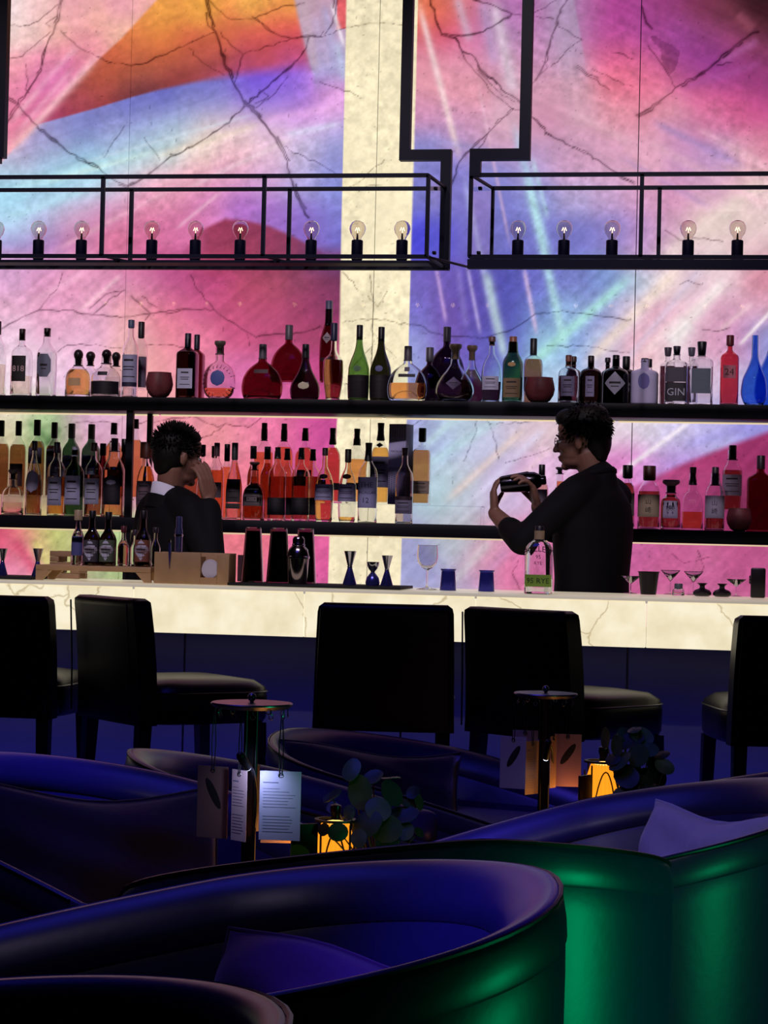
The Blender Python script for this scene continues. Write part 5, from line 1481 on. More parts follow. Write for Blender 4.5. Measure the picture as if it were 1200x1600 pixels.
def stool(u, ytop, Y, deg, label):
    """u: photograph x of the back's middle; deg: turned from facing the bar, + towards the right"""
    P = at(u, ytop + 100, Y)
    t = thing('bar_stool', label, 'stool', (P[0], Y, 0), R(-deg), 'black leather bar stools along the counter')
    ztop = at(u, ytop, Y)[2]
    # local: +Y faces the bar; back at y = 0
    m = MB()
    n = 10
    V, Fs = [], []
    rows = [(.615, .236, 0), (.70, .234, 0), (.82, .232, -.006), (.93, .229, -.016), (ztop - .03, .226, -.026), (ztop - .012, .222, -.028), (ztop, .206, -.029)]
    for (z, hw, yo) in rows:
        th = .034 if z < ztop - .005 else .022
        ring = []
        for q in range(n + 1):
            ring.append((-hw + 2 * hw * q / n, yo - th + .010 * (1 - (2 * q / n - 1)**2) * -.4, z))
        for q in range(n, -1, -1):
            ring.append((-hw + 2 * hw * q / n, yo + th + .012 * (1 - (2 * q / n - 1)**2) * -1, z))
        V += ring
    k = 2 * (n + 1)
    for i in range(len(rows) - 1):
        for j in range(k):
            Fs.append((i * k + j, i * k + (j + 1) % k, (i + 1) * k + (j + 1) % k, (i + 1) * k + j))
    Fs.append(tuple(range(k - 1, -1, -1)))
    Fs.append(tuple((len(rows) - 1) * k + j for j in range(k)))
    m.add(V, Fs)
    bk = m.build('backrest', M_STOOL, t, sharp=50)
    for sx in (-1, 1):
        MB().tube([(sx * .222, -.064, .64), (sx * .222, -.066, .80), (sx * .214, -.08, ztop - .02)], .003, 6).build('piping', M_STOOL, bk)
    # seat: a puffed cushion
    m = MB()
    prof = [(0, .615), (.228, .615), (.236, .63), (.238, .70), (.232, .735), (.20, .757), (.12, .768), (0, .771)]
    m.lathe(prof, 32, (0, .262, 0), sq=5)
    m.build('seat', M_STOOL, t, sharp=60)
    MB().lathe([(.236, .717), (.2415, .720), (.236, .723)], 32, (0, .262, 0), sq=5).build('seat_piping', M_STOOL, t)
    for sx in (-1, 1):
        for (y0, y1) in ((.0, -.03), (.44, .47)):
            a, b = Vector((sx * .20, y0, .614)), Vector((sx * .212, y1, .0))
            V = [(p.x + i * h, p.y + j * h, p.z) for p, h in ((a, .022), (b, .014)) for i, j in ((-1, -1), (1, -1), (1, 1), (-1, 1))]
            MB().add(V, [(0, 1, 2, 3), (7, 6, 5, 4), (1, 0, 4, 5), (2, 1, 5, 6), (3, 2, 6, 7), (0, 3, 7, 4)]).build('leg', M_LEG, t, sharp=20)
    for y in (-.018, .458):
        MB().box((0, y, .24), (.40, .016, .024)).build('footrest', M_LEG, t, sharp=20)
    for sx in (-1, 1):
        MB().box((sx * .207, .22, .30), (.016, .47, .022)).build('footrest', M_LEG, t, sharp=20)
    return t


stool(-16, 929, 7.2, 0, 'black leather bar stool at the left edge of the photo')
stool(184, 932, 7.22, 47, 'black leather bar stool turned so its seat shows to the right, second from left')
stool(601, 943, 7.22, -9, 'black leather bar stool seen square from behind, middle of the counter')
stool(820, 951, 7.22, 36, 'black leather bar stool turned, behind the right-hand card stand')
stool(1252, 963, 7.24, -14, 'black leather bar stool cut off by the right edge of the photo')

# ------------------------------------------------------------------ tub chairs
M_BAND = mat('rim_leather', '2A2A4C', .36, noise=.12, nscale=40, bump=.06)
M_PIPE = mat('piping_leather', '100F16', .4)


def fixn(m):
    bm = bmesh.new()
    vs = [bm.verts.new(p) for p in m.v]
    for f in m.f:
        try:
            bm.faces.new([vs[i] for i in f])
        except ValueError:
            pass
    bmesh.ops.recalc_face_normals(bm, faces=bm.faces)
    bm.verts.index_update()
    m.v = [tuple(v.co) for v in bm.verts]
    m.f = [tuple(v.index for v in f.verts) for f in bm.faces]
    bm.free()
    return m


def rim_path(Rr, L, hb, ha, tap=.95, pw=1.5, n=44):
    tot = Rr * math.pi / 2 + L
    st = []
    for q in np.linspace(-tot, tot, 2 * n + 1):
        a, sg = abs(q), (1 if q >= 0 else -1)
        if a <= Rr * math.pi / 2:
            ph = a / Rr
            x, y = -Rr * math.cos(ph), Rr * math.sin(ph)
            nx, ny = -math.cos(ph), math.sin(ph)
        else:
            t = a - Rr * math.pi / 2
            x, y = t, Rr - (1 - tap) * Rr * t / L
            nx, ny = 0.0, 1.0
        st.append((x, sg * y, nx, sg * ny, hb - (hb - ha) * (a / tot)**pw))
    return st


def sweep(st, prof, cap=.05, mid=.006, base=None, capk=5):
    """sweep closed profile [(off, zfun)] along the rim, with rounded tips"""
    S_ = []
    for q in range(capk):
        al = R(85) * (1 - q / capk)
        x, y, nx, ny, h = st[0]
        S_.append((x + cap * math.sin(al), y, nx, ny, h, math.cos(al)))
    S_ += [(*s_, 1.0) for s_ in st]
    for q in range(1, capk + 1):
        al = R(85) * q / capk
        x, y, nx, ny, h = st[-1]
        S_.append((x + cap * math.sin(al), y, nx, ny, h, math.cos(al)))
    V, Fs, k = [], [], len(prof)
    for (x, y, nx, ny, h, sc) in S_:
        for (o, zf) in prof:
            oo = mid + (o - mid) * sc
            z = zf(h)
            if sc < 1 and z > h - .06:
                z = z - (1 - sc) * .018
            V.append((x + nx * oo, y + ny * oo, z))
    for i in range(len(S_) - 1):
        for j in range(k):
            Fs.append((i * k + j, i * k + (j + 1) % k, (i + 1) * k + (j + 1) % k, (i + 1) * k + j))
    Fs.append(tuple(range(k)))
    Fs.append(tuple((len(S_) - 1) * k + j for j in range(k - 1, -1, -1)))
    return fixn(MB().add(V, Fs))


def tub_chair(x, y, deg, Rr, L, hb, ha, label, steep=False):
    t = thing('tub_chair', label, 'armchair', (x, y, 0), R(deg), 'dark leather tub chairs in the lounge')
    st = rim_path(Rr, L, hb, ha)
    H = lambda d: (lambda h: h + d)
    K = lambda z: (lambda h: z)
    sh = [(.020, K(.05)), (.034, K(.06)), (.042, K(.30)), (.046, H(-.10)), (.0455, H(-.06)), (.03, H(-.02)), (.02, H(-.03)), (-.018, H(-.046)), (-.044, H(-.085)), (-.066, H(-.14)), (-.112, K(.46)), (-.12, K(.36)), (-.12, K(.25)), (-.03, K(.05))]
    if steep:
        sh = sh[:5] + [(.02, H(-.03)), (.006, H(-.05)), (.0, H(-.14)), (-.03, K(.46)), (-.06, K(.36)), (-.06, K(.25)), (-.03, K(.05))]
    sweep(st, sh, .045).build('shell', M_LEATHER, t, sharp=50)
    bd = [(.0455, H(-.062)), (.0475, H(-.057)), (.0462, H(-.036)), (.0425, H(-.015)), (.0385, H(-.005)), (.033, H(.000)), (.026, H(-.001)), (.010, H(-.008)), (-.008, H(-.022)), (-.024, H(-.044)), (-.039, H(-.072)), (-.036, H(-.078)), (.0, H(-.05))]
    if steep:
        bd = bd[:6] + [(.027, H(-.001)), (.016, H(-.006)), (.010, H(-.016)), (.007, H(-.045)), (.012, H(-.05))]
    band = sweep(st, bd, .049).build('rim_band', M_BAND, t, sharp=60)
    for (o, dz) in ((.0395, -.0030),):
        pp = [(a + nx * o, b + ny * o, h + dz) for (a, b, nx, ny, h) in st[1:-1:2]]
        MB().tube(pp, .0032, 6).build('piping', M_PIPE, band)
    # seat cushion
    inn = [(a - nx * .125, b - ny * .125) for (a, b, nx, ny, h) in st[::4]]
    inn[0] = (inn[0][0] + .03, inn[0][1])
    inn[-1] = (inn[-1][0] + .03, inn[-1][1])
    c = np.array(inn).mean(0)
    V, Fs, k = [], [], len(inn)
    lv = [(.25, .95), (.27, 1), (.41, 1), (.435, .97), (.448, .88), (.455, .6)]
    for (z, s_) in lv:
        V += [(c[0] + (a - c[0]) * s_, c[1] + (b - c[1]) * s_, z) for a, b in inn]
    for i in range(len(lv) - 1):
        Fs += [(i * k + j, i * k + (j + 1) % k, (i + 1) * k + (j + 1) % k, (i + 1) * k + j) for j in range(k)]
    Fs += [tuple(range(k)), tuple((len(lv) - 1) * k + j for j in range(k))]
    fixn(MB().add(V, Fs)).build('seat_cushion', M_LEATHER, t, sharp=60)
    fr = [(a - nx * .02, b - ny * .02) for (a, b, nx, ny, h) in st[::4]]
    fixn(MB().prism(fr, .05, .25)).build('seat_base', M_LEATHER, t, sharp=30)
    fr = [(c[0] + (a - c[0]) * .86, c[1] + (b - c[1]) * .86) for a, b in fr]
    fixn(MB().prism(fr, 0, .0499)).build('plinth', M_LEG, t, sharp=30)
    return t


CH = {
    'A': (-.743, 1.60, 183.6, .36, .40, .885, .749, 'nearest tub chair, only its rim showing at the bottom left corner'),
    'B': (-.606, 2.60, 198.7, .345, .40, .849, .698, 'tub chair facing left in the foreground with a dark purple pillow'),
    'C': (-.560, 3.47, 115.6, .395, .39, .838, .577, 'tub chair turned its back, one tall green gleam down its side'),
    'D': (-.255, 4.55, 197.3, .375, .38, .776, .575, 'tub chair on the right holding the pale lilac pillow'),
    'E': (-1.335, 4.45, 331.9, .415, .36, .761, .573, 'tub chair at the left edge with a big dark pillow, facing right'),
    'F': (-1.150, 5.33, 12.0, .345, .36, .720, .543, 'tub chair whose leather arm shows behind the left card stand'),
    'G': (-.940, 6.37, 345.0, .43, .43, .676, .490, 'tub chair farthest back, purple pillow, behind the left-hand plant'),
    'I': (.245, 5.38, 186.0, .33, .40, .760, .640, 'tub chair peeking out behind the lilac-pillow chair at the right edge'),
}
for k_, (x, y, dg, Rr, L, hb, ha, lb) in CH.items():
    tub_chair(x, y, dg, Rr, L, hb, ha, lb, k_ == 'A')


def pillow(name, label, loc, w, h, th, nrm_deg, lean, roll, col, seed):
    """pillow standing on its edge; nrm_deg: heading its face looks; lean back in degrees"""
    n = 18
    rg = np.random.default_rng(seed)
    ph = rg.uniform(0, 6, 4)
    V, Fs = [], []
    for side in (1, -1):
        for i in range(n + 1):
            for j in range(n + 1):
                a, b = 2 * i / n - 1, 2 * j / n - 1
                e = max(0, (1 - a**4) * (1 - b**4))**.55
                zz = side * th / 2 * e * (1 - .25 * (a * a + b * b) / 2)
                zz += side * .010 * e * (math.sin(5 * a + 3 * b + ph[0]) + .7 * math.sin(9 * b - 4 * a + ph[1]))
                V.append((w / 2 * a * (1 - .09 * (1 - b * b)) , zz, h / 2 * b * (1 - .10 * (1 - a * a)) + .012 * math.sin(3 * a + ph[2])))
    k = (n + 1)**2
    for i in range(n):
        for j in range(n):
            q = (i * (n + 1) + j, (i + 1) * (n + 1) + j, (i + 1) * (n + 1) + j + 1, i * (n + 1) + j + 1)
            Fs.append(q)
            Fs.append(tuple(k + t for t in q[::-1]))
    bm = bmesh.new()
    vs = [bm.verts.new(p) for p in V]
    for f in Fs:
        bm.faces.new([vs[i] for i in f])
    bmesh.ops.remove_doubles(bm, verts=bm.verts, dist=1e-5)
    bmesh.ops.recalc_face_normals(bm, faces=bm.faces)
    bm.verts.index_update()
    m = MB()
    m.v = [tuple(v.co) for v in bm.verts]
    m.f = [tuple(v.index for v in f.verts) for f in bm.faces]
    bm.free()
    t = thing(name, label, 'pillow', loc, 0)
    t.rotation_euler = (Matrix.Rotation(R(nrm_deg - 90), 4, 'Z') @ Matrix.Rotation(R(lean), 4, 'X') @ Matrix.Rotation(R(roll), 4, 'Y')).to_euler()
    m.build('cover', mat('cloth_' + col, col, .85, noise=.15, nscale=60, bump=.25, sheen=.3), t, sharp=180)
    edge = []
    for (a0, b0, a1, b1) in ((-1, -1, 1, -1), (1, -1, 1, 1), (1, 1, -1, 1), (-1, 1, -1, -1)):
        for q in np.linspace(0, 1, 10)[:-1]:
            a, b = a0 + (a1 - a0) * q, b0 + (b1 - b0) * q
            edge.append((w / 2 * a * (1 - .09 * (1 - b * b)), 0, h / 2 * b * (1 - .10 * (1 - a * a)) + .012 * math.sin(3 * a + ph[2])))
    edge.append(edge[0])
    MB().tube(edge, .004, 6).build('piping', mat('cloth_' + col, col, .85), t)
    return t


PI = lambda u, v, Y: at(u, v, Y)
p = PI(500, 1500, 2.66)
pillow('pillow', 'dark purple pillow lying in the foreground tub chair', (p[0] - .02, 2.69, .60), .36, .31, .14, 250, 28, -4, '3C1044', 1)
p = PI(1075, 1330, 4.42)
pillow('pillow', 'pale lilac pillow leaning in the tub chair on the right', (p[0] + .03, 4.48, .565), .40, .34, .16, 226, 24, 4, 'B4ACC8', 2)
p = PI(150, 1300, 4.42)
pillow('pillow', 'large dark pillow filling the tub chair at the left edge', (p[0] + .01, 4.44, .535), .56, .38, .15, 305, 20, -3, '130726', 3)
p = PI(590, 1200, 6.3)
pillow('pillow', 'dark purple pillow in the farthest tub chair', (p[0] - .02, 6.35, .49), .56, .32, .14, 296, 25, -4, '1C0A20', 4)
p = PI(4, 1322, 4.02)
pillow('pillow', 'small mauve pillow corner poking in from the left edge', (p[0] - .17, 4.10, .57), .22, .24, .08, 318, 12, 12, '5A3A60', 5)

# ------------------------------------------------------------------ small round tables
M_TABLE = mat('table_top', '16141C', .25, noise=.2, nscale=5)
TAB = {}


def table(key, x, y, r, z, label):
    t = thing('side_table', label, 'table', (x, y, 0), 0)
    MB().lathe([(0, z - .022), (r - .01, z - .022), (r, z - .014), (r, z - .004), (r - .004, z), (0, z)], 40).build('table_top', M_TABLE, t, sharp=40)
    MB().lathe([(0, .012), (.022, .012), (.022, z - .0225), (0, z - .0225)], 16).build('pedestal', M_BLACK, t, sharp=40)
    MB().lathe([(0, 0), (r * .7, 0), (r * .7, .006), (.03, .0119), (0, .0119)], 32).build('foot', M_BLACK, t, sharp=40)
    TAB[key] = z


table(1, -.84, 4.24, .24, .50, 'small dark round table hidden behind the turned tub chair, left-hand lamp on it')
table(2, -.43, 5.47, .165, .46, 'small dark round table hidden behind the right-hand chair, right-hand lamp on it')

# ------------------------------------------------------------------ card stands with hanging cards and a reading light
M_STEELD = mat('stand_dark_steel', '1C1A20', .3, metal=.8)
M_DISC = mat('stand_disc', '6E666E', .28, metal=.9)
M_CORD = mat('cord', '0C0A10', .6)


def card_stand(u, v, Y, z0, ztop, label, lamp_uv, lampY, aim, lamp_e):
    P = at(u, v, Y)
    t = thing('card_stand', label, 'stand', (P[0], Y, z0 + .0006))
    h = ztop - z0
    MB().lathe([(0, 0), (.055, 0), (.055, .006), (.01, .010), (0, .010)], 28).build('base', M_STEELD, t, sharp=40)
    for dx in (-.010, .010):
        MB().lathe([(0, .0101), (.0042, .0101), (.0042, h - .012), (0, h - .012)], 10, (dx, 0, 0)).build('pole', M_STEELD, t, sharp=40)
    MB().box((0, 0, h * .55), (.0155, .004, h * .86)).build('spine', M_STEELD, t, sharp=0)
    MB().lathe([(0, h - .012), (.070, h - .011), (.0795, h - .004), (.0795, h - .002), (.078, h), (0, h)], 36).build('disc', M_DISC, t, sharp=30)
    MB().lathe([(0, h), (.004, h), (.004, h + .003)] + [(.0085 * math.cos(q), h + .010 + .0085 * math.sin(q)) for q in np.linspace(-.9, 1.4, 7)] + [(0, h + .0186)], 14).build('knob', M_DISC, t, sharp=60)
    for k in range(12):
        a = 2 * math.pi * (k + .5) / 12
        x, y = .070 * math.cos(a), .070 * math.sin(a)
        q = [(x, y, h - .010), (x, y, h - .018)] + [(x + .005 * math.sin(w) * math.cos(a + 1.57), y + .005 * math.sin(w) * math.sin(a + 1.57), h - .023 + .005 * math.cos(w)) for w in np.linspace(0, 5, 7)]
        MB().tube(q, .0011, 5).build('hook', M_DISC, t)
    # reading light on a bent arm
    L = at(*lamp_uv, lampY)
    l = Vector((L[0] - P[0], lampY - Y, L[2] - z0))
    d = (Vector(aim) - Vector(L)).normalized()
    MB().tube([l - d * .022, l + d * .022], .0085, 12).build('lamp_head', M_BLACK, t, sharp=60)
    a0 = Vector((.012, 0, h * .45))
    mid = (a0 + l) / 2 + Vector((.02, .02, .05))
    MB().tube([a0 + (mid - a0) * q * (2 - q) if False else (1 - q)**2 * a0 + 2 * q * (1 - q) * mid + q * q * (l - d * .02) for q in np.linspace(0, 1, 9)], .0028, 8).build('lamp_arm', M_BLACK, t)
    lens = MB().lathe([(0, 0), (.0062, 0), (.0062, .001), (0, .001)], 12, M=(Matrix.Translation(l + d * .0275) @ d.to_track_quat('Z', 'Y').to_matrix().to_4x4())).build('lamp_lens', mat('lens_light', 'F0F4FF', .3, emit='DCE6FF', es=6), t)
    s_ = spot('reading_light', tuple(Vector(L) + d * .035), aim, (.52, .62, 1.0), lamp_e, 125, .7, .006)
    return t, P


def menu_card(u0, v0, u1, v1, Y, rz, col, label, hang_z, text=True, ht=None, glyph=None, edge=None):
    """card spanning the photograph box u0..u1, v0..v1 at depth Y"""
    P = at((u0 + u1) / 2, (v0 + v1) / 2, Y)
    s = mpp(P)
    w = (u1 - u0) * s / max(.25, math.cos(R(rz)))
    h = (v1 - v0) * s
    t = thing('menu_card', label, 'card', (P[0], Y, P[2]), R(rz))
    c = MB().box((0, 0, 0), (w, .0012, h), bev=.0003).build('card', mat('card_' + col, col, .6), t, sharp=0)
    # eyelet and cord
    ez = h / 2 - .008
    m = MB()
    ring = [(.0042 * math.cos(q), -.0012, ez + .0042 * math.sin(q)) for q in np.linspace(0, 2 * math.pi, 13)]
    m.tube(ring, .0009, 5)
    m.build('eyelet', M_DISC, t)
    hz = hang_z - P[2]
    for dx in (-.002, .002):
        MB().tube([(dx, -.001, ez), (dx * 2.2, 0, ez + (hz - ez) * .5), (dx * .6, 0, hz)], .0011, 5).build('cord', M_CORD, t)
    if text:
        m = MB()
        rg = random.Random(int(u0 + v0))
        zz = h / 2 - .022
        k = 0
        while zz > -h / 2 + .012:
            if k not in (1, 9, 10):
                wl = w * (.80 if k > 2 else .45) * rg.uniform(.75, 1)
                m.box((-w * .42 + wl / 2, -.0008, zz), (wl, .0003, 0.0008 if k != 0 else .0020))
            zz -= .0058
            k += 1
        m.build('print_lines', mat('card_print', '747090', .7), t, sharp=0)['kind'] = 'stuff'
    if glyph:
        MB().ell((w * .02, -.0007, h * .12), (w * .13, .0005, h * .24), M=Matrix.Rotation(R(glyph), 3, 'Y')).build('printed_motif', mat('card_motif', '1A1218', .7), t)
    return t


Z1, Z2 = .50, .46
DZ = .9295
card_stand(391, 1200, 4.13, Z1, DZ + .006, 'dark metal stand with disc top and hanging cards on the left-hand table', (381, 1190), 3.985, tuple(at(408, 1235, 4.09)), .3)
hz = DZ - .020
menu_card(306, 1197, 358, 1309, 4.15, -12, '7A5A58', 'dim brownish hanging card, leftmost on the left-hand stand', hz, text=False, glyph=-28)
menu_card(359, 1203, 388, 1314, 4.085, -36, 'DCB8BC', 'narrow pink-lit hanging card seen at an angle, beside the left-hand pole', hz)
menu_card(392, 1195, 402, 1300, 4.2, 70, '9890A8', 'hanging card turned almost edge-on behind the left-hand pole', hz, text=False)
menu_card(409, 1206, 466, 1317, 4.17, 14, 'C8A090', 'hanging card tucked behind the bright blue-white card', hz, text=False)
menu_card(405, 1205, 470, 1313, 4.065, 4, 'D0C8E8', 'bright blue-white printed card hanging at the right of the left-hand stand', hz)
Q = at(476, 1290, 4.14)
t = thing('menu_holder', 'upright dark green-edged acrylic holder beside the left-hand lamp', 'holder', (Q[0], 4.14, Z1 + .0006), R(35))
MB().box((0, 0, .105), (.055, .006, .20), bev=.001).build('acrylic_sheet', mat('green_acrylic', '061A0C', .15, trans=.4, ior=1.2), t, sharp=0)
MB().box((0, 0, .0024), (.06, .05, .0048)).build('base', mat('green_acrylic', '0C2C18', .15), t, sharp=0)
D2 = at(850, 1084, 5.45)[2]
card_stand(850, 1200, 5.45, Z2, D2 + .002, 'dark metal stand with disc top and hanging cards on the right-hand table', (855, 1172), 5.36, tuple(at(845, 1240, 5.42)), .02)
hz = D2 - .022
menu_card(781, 1151, 822, 1232, 5.40, -6, 'A8A0B4', 'pale hanging card with a dark motif, leftmost on the right-hand stand', hz, text=False, glyph=30)
menu_card(800, 1141, 840, 1222, 5.50, 4, '7A7690', 'dim hanging card at the back of the right-hand stand', hz, text=False)
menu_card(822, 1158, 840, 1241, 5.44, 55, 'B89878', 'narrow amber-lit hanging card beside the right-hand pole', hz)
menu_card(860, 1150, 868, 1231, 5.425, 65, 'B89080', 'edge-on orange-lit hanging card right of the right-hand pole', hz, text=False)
menu_card(865, 1147, 908, 1229, 5.46, 6, 'A87884', 'rose-tinted hanging card with a dark slanting motif on the right-hand stand', hz, text=False, glyph=35)
Q = at(913, 1240, 5.42)
t = thing('menu_holder', 'upright dark acrylic holder left of the right-hand lamp', 'holder', (Q[0], 5.42, Z2 + .0006), R(62))
MB().box((0, 0, .115), (.05, .006, .22), bev=.001).build('acrylic_sheet', mat('dark_acrylic', '2A2024', .2, trans=.3, ior=1.2), t, sharp=0)
MB().box((0, 0, .0024), (.055, .05, .0048)).build('base', mat('dark_acrylic', '2A2024', .2), t, sharp=0)

# ------------------------------------------------------------------ ribbed amber lamps
M_AMBER = mat('amber_shade', '8A4A10', .4, emit='FF981E', es=1.15)
M_AMBER2 = mat('amber_shade_bright', '8A4A10', .4, emit='FFCC6C', es=2.2)


def table_lamp(u, v, Y, z0, h, r, label, en):
    P = at(u, v, Y)
    t = thing('table_lamp', label, 'lamp', (P[0], Y, z0 + .0006), R(12))
    MB().lathe([(0, 0), (r * .9, 0), (r * .9, .012), (0, .012)], 28).build('base', M_BLACK, t, sharp=40)
    n = 24
    for k in range(n):
        a = 2 * math.pi * k / n
        pts_ = [(r * .86 * math.cos(a), r * .86 * math.sin(a), .0125), (r * .92 * math.cos(a), r * .92 * math.sin(a), h * .45), (r * .90 * math.cos(a), r * .90 * math.sin(a), h * .78), (r * .66 * math.cos(a), r * .66 * math.sin(a), h * .93)]
        MB().tube(pts_, [r * .125, r * .13, r * .13, r * .09], 6).build('shade_rib', M_AMBER, t)
    MB().lathe([(0, .013), (r * .80, .013), (r * .84, h * .45), (r * .8, h * .8), (r * .55, h * .95), (0, h * .97)], 24).build('inner_shade', M_AMBER2, t, sharp=60)
    for k in range(4):
        a0 = math.pi / 4 + k * math.pi / 2
        for sg in (-1, 1):
            pp = []
            for q in np.linspace(0, 1, 9):
                a = a0 + sg * q * math.pi / 4
                pp.append((r * 1.08 * math.cos(a), r * 1.08 * math.sin(a), h * (.38 + .50 * math.sin(q * math.pi / 2))))
            MB().tube(pp, .0018, 6).build('frame_arch', M_BLACK, t)
        MB().tube([(r * 1.09 * math.cos(a0), r * 1.09 * math.sin(a0), .006), (r * 1.09 * math.cos(a0), r * 1.09 * math.sin(a0), h * .93)], .0022, 6).build('frame_post', M_BLACK, t)
    MB().lathe([(r * .9, h * .955), (r * 1.12, h * .955), (r * 1.12, h * .975), (r * .9, h * .975), (r * .9, h * .955)], 28).build('frame_ring', M_BLACK, t, sharp=30)
    MB().lathe([(0, h * .97), (r * .25, h * .97), (r * .22, h * 1.02), (r * .3, h * 1.05), (r * .28, h * 1.10), (0, h * 1.12)], 16).build('finial', M_STEELD, t, sharp=50)
    l = bpy.data.lights.new('amber_lamp', 'POINT')
    l.color = (1, .42, .08)
    l.energy = en
    l.shadow_soft_size = r * 1.2
    o = bpy.data.objects.new('amber_lamp', l)
    C.objects.link(o)
    o.location = (P[0] - r * 1.6, Y - r * 1.6, z0 + h * .62)
    return t


table_lamp(524, 1290, 4.22, Z1, .212, .037, 'glowing ribbed amber lamp on the left-hand table, leaves in front of it', .6)
table_lamp(942, 1230, 5.50, Z2, .262, .043, 'glowing ribbed amber lamp on the right-hand table', .3)

# ------------------------------------------------------------------ round-leaved pot plants
M_LEAF = [mat('leaf_a', '26381F', .5, noise=.25, nscale=30), mat('leaf_b', '304634', .45, noise=.25, nscale=30), mat('leaf_c', '1A2A1C', .5, noise=.25, nscale=30)]
M_STEM = mat('plant_stem', '4A3828', .6)
M_POT = mat('plant_pot', '3A2A30', .5, noise=.2)


def leaf_mesh(r, cup, seed):
    rg = random.Random(seed)
    n, V, Fs = 14, [(0, 0, 0)], []
    el = rg.uniform(1.1, 1.5)
    for ring, rr in ((1, .5), (2, 1.0)):
        for k in range(n):
            a = 2 * math.pi * k / n
            q = r * rr * (1 - .10 * math.cos(a) if ring == 2 else 1)
            V.append((q * math.cos(a) * el, q * math.sin(a), cup * rr * rr * r + .05 * r * math.sin(3 * a + seed) * (ring - 1)))
    for k in range(n):
        k2 = (k + 1) % n
        Fs.append((0, 1 + k, 1 + k2))
        Fs.append((1 + k, 1 + n + k, 1 + n + k2, 1 + k2))
    top = len(V)
    V2 = [(x, y, z - .0012) for x, y, z in V]
    F2 = [tuple(top + i for i in f[::-1]) for f in Fs]
    rim = [(1 + n + k, top + 1 + n + k, top + 1 + n + (k + 1) % n, 1 + n + (k + 1) % n) for k in range(n)]
    return V + V2, Fs + F2 + rim


def plant(u, v, Y, z0, leaves, label, seed):
    P = at(u, v, Y)
    O = Vector((P[0], Y, z0 + .0006))
    t = thing('potted_plant', label, 'plant', tuple(O))
    MB().lathe([(0, 0), (.030, 0), (.040, .070), (.042, .075), (.037, .075), (.036, .06), (0, .06)], 24).build('pot', M_POT, t, sharp=40)
    MB().lathe([(0, .0601), (.0355, .0601), (.03, .066), (0, .068)], 20).build('soil', mat('soil', '1A120C', .9), t)
    rg = random.Random(seed)
    for i, (lu, lv, lr, dy) in enumerate(leaves):
        Q = at(lu, lv, Y + dy)
        c = Vector(Q) - O
        r = lr * mpp(Q)
        a = Vector((rg.uniform(-.008, .008), rg.uniform(-.008, .008), .066))
        mid = (a + c) / 2 + Vector((c.x * .15, c.y * .1, .03))
        st_ = [(1 - q)**2 * a + 2 * q * (1 - q) * mid + q * q * c for q in np.linspace(0, 1, 7)]
        sm_ = MB().tube(st_, [.0024, .0022, .002, .0018, .0016, .0014, .0012], 6).build('stem', M_STEM, t)
        out = Vector((c.x + .001, c.y - .03, .04 + rg.uniform(-.05, .03))).normalized()
        nrm = (out * .6 + Vector((rg.uniform(-.8, .8), -.55, rg.uniform(-.2, 1.0)))).normalized()
        V, Fs = leaf_mesh(r * rg.uniform(.8, 1.1), rg.uniform(-.12, .14), seed * 100 + i)
        Mx = Matrix.Translation(c) @ nrm.to_track_quat('Z', 'Y').to_matrix().to_4x4() @ Matrix.Rotation(rg.uniform(0, 6), 4, 'Z')
        MB().add(V, Fs).xform(Mx).build('leaf', M_LEAF[rg.randrange(3)], t, sharp=45)
    return t


L1 = [(548, 1203, 20, .0), (583, 1214, 18, .03), (562, 1235, 19, -.01), (613, 1241, 21, .02), (645, 1238, 14, .05), (590, 1262, 22, -.03), (625, 1275, 20, .01), (600, 1293, 24, -.04), (570, 1288, 22, -.05),
      (530, 1300, 17, -.11), (545, 1270, 12, -.05), (518, 1244, 13, -.02), (640, 1255, 12, .04), (655, 1252, 13, .05), (575, 1250, 15, .03), (632, 1300, 17, -.02), (655, 1300, 9, .02), (560, 1308, 16, -.07), (610, 1215, 13, .06), (520, 1262, 10, .03), (603, 1318, 19, -.03), (505, 1296, 10, -.11)]
plant(592, 1300, 4.25, Z1, L1, 'round-leaved pot plant partly in front of the left-hand lamp', 3)
L2 = [(947, 1155, 15, .0), (965, 1167, 16, -.01), (985, 1158, 17, .02), (1005, 1152, 15, .03), (1015, 1170, 17, .0), (995, 1180, 19, -.02), (970, 1188, 17, -.03), (1020, 1190, 17, .02), (1040, 1198, 13, .0),
      (980, 1214, 18, -.04), (990, 1208, 18, -.02), (1012, 1215, 17, .0), (1030, 1215, 13, .02), (975, 1243, 15, -.05), (985, 1235, 16, -.04), (1005, 1236, 15, -.02), (1025, 1232, 14, .0), (975, 1148, 12, .04), (958, 1186, 12, -.02), (1035, 1178, 11, .02), (990, 1140, 12, .03)]
plant(992, 1230, 5.42, Z2, L2, 'round-leaved pot plant right of the right-hand lamp', 4)
# ------------------------------------------------------------------ people
M_SKIN = mat('skin', '6E4A3E', .55, noise=.08, nscale=30)
M_HAIR = mat('hair', '050304', .6, spec=.2)
M_SUIT = mat('dark_suit', '030308', .8, noise=.15, nscale=200, spec=.2)
M_BLKSHIRT = mat('black_shirt', '030207', .8, noise=.15, nscale=200, spec=.2)
M_SHIRT = mat('white_shirt', 'C8C4D8', .7)


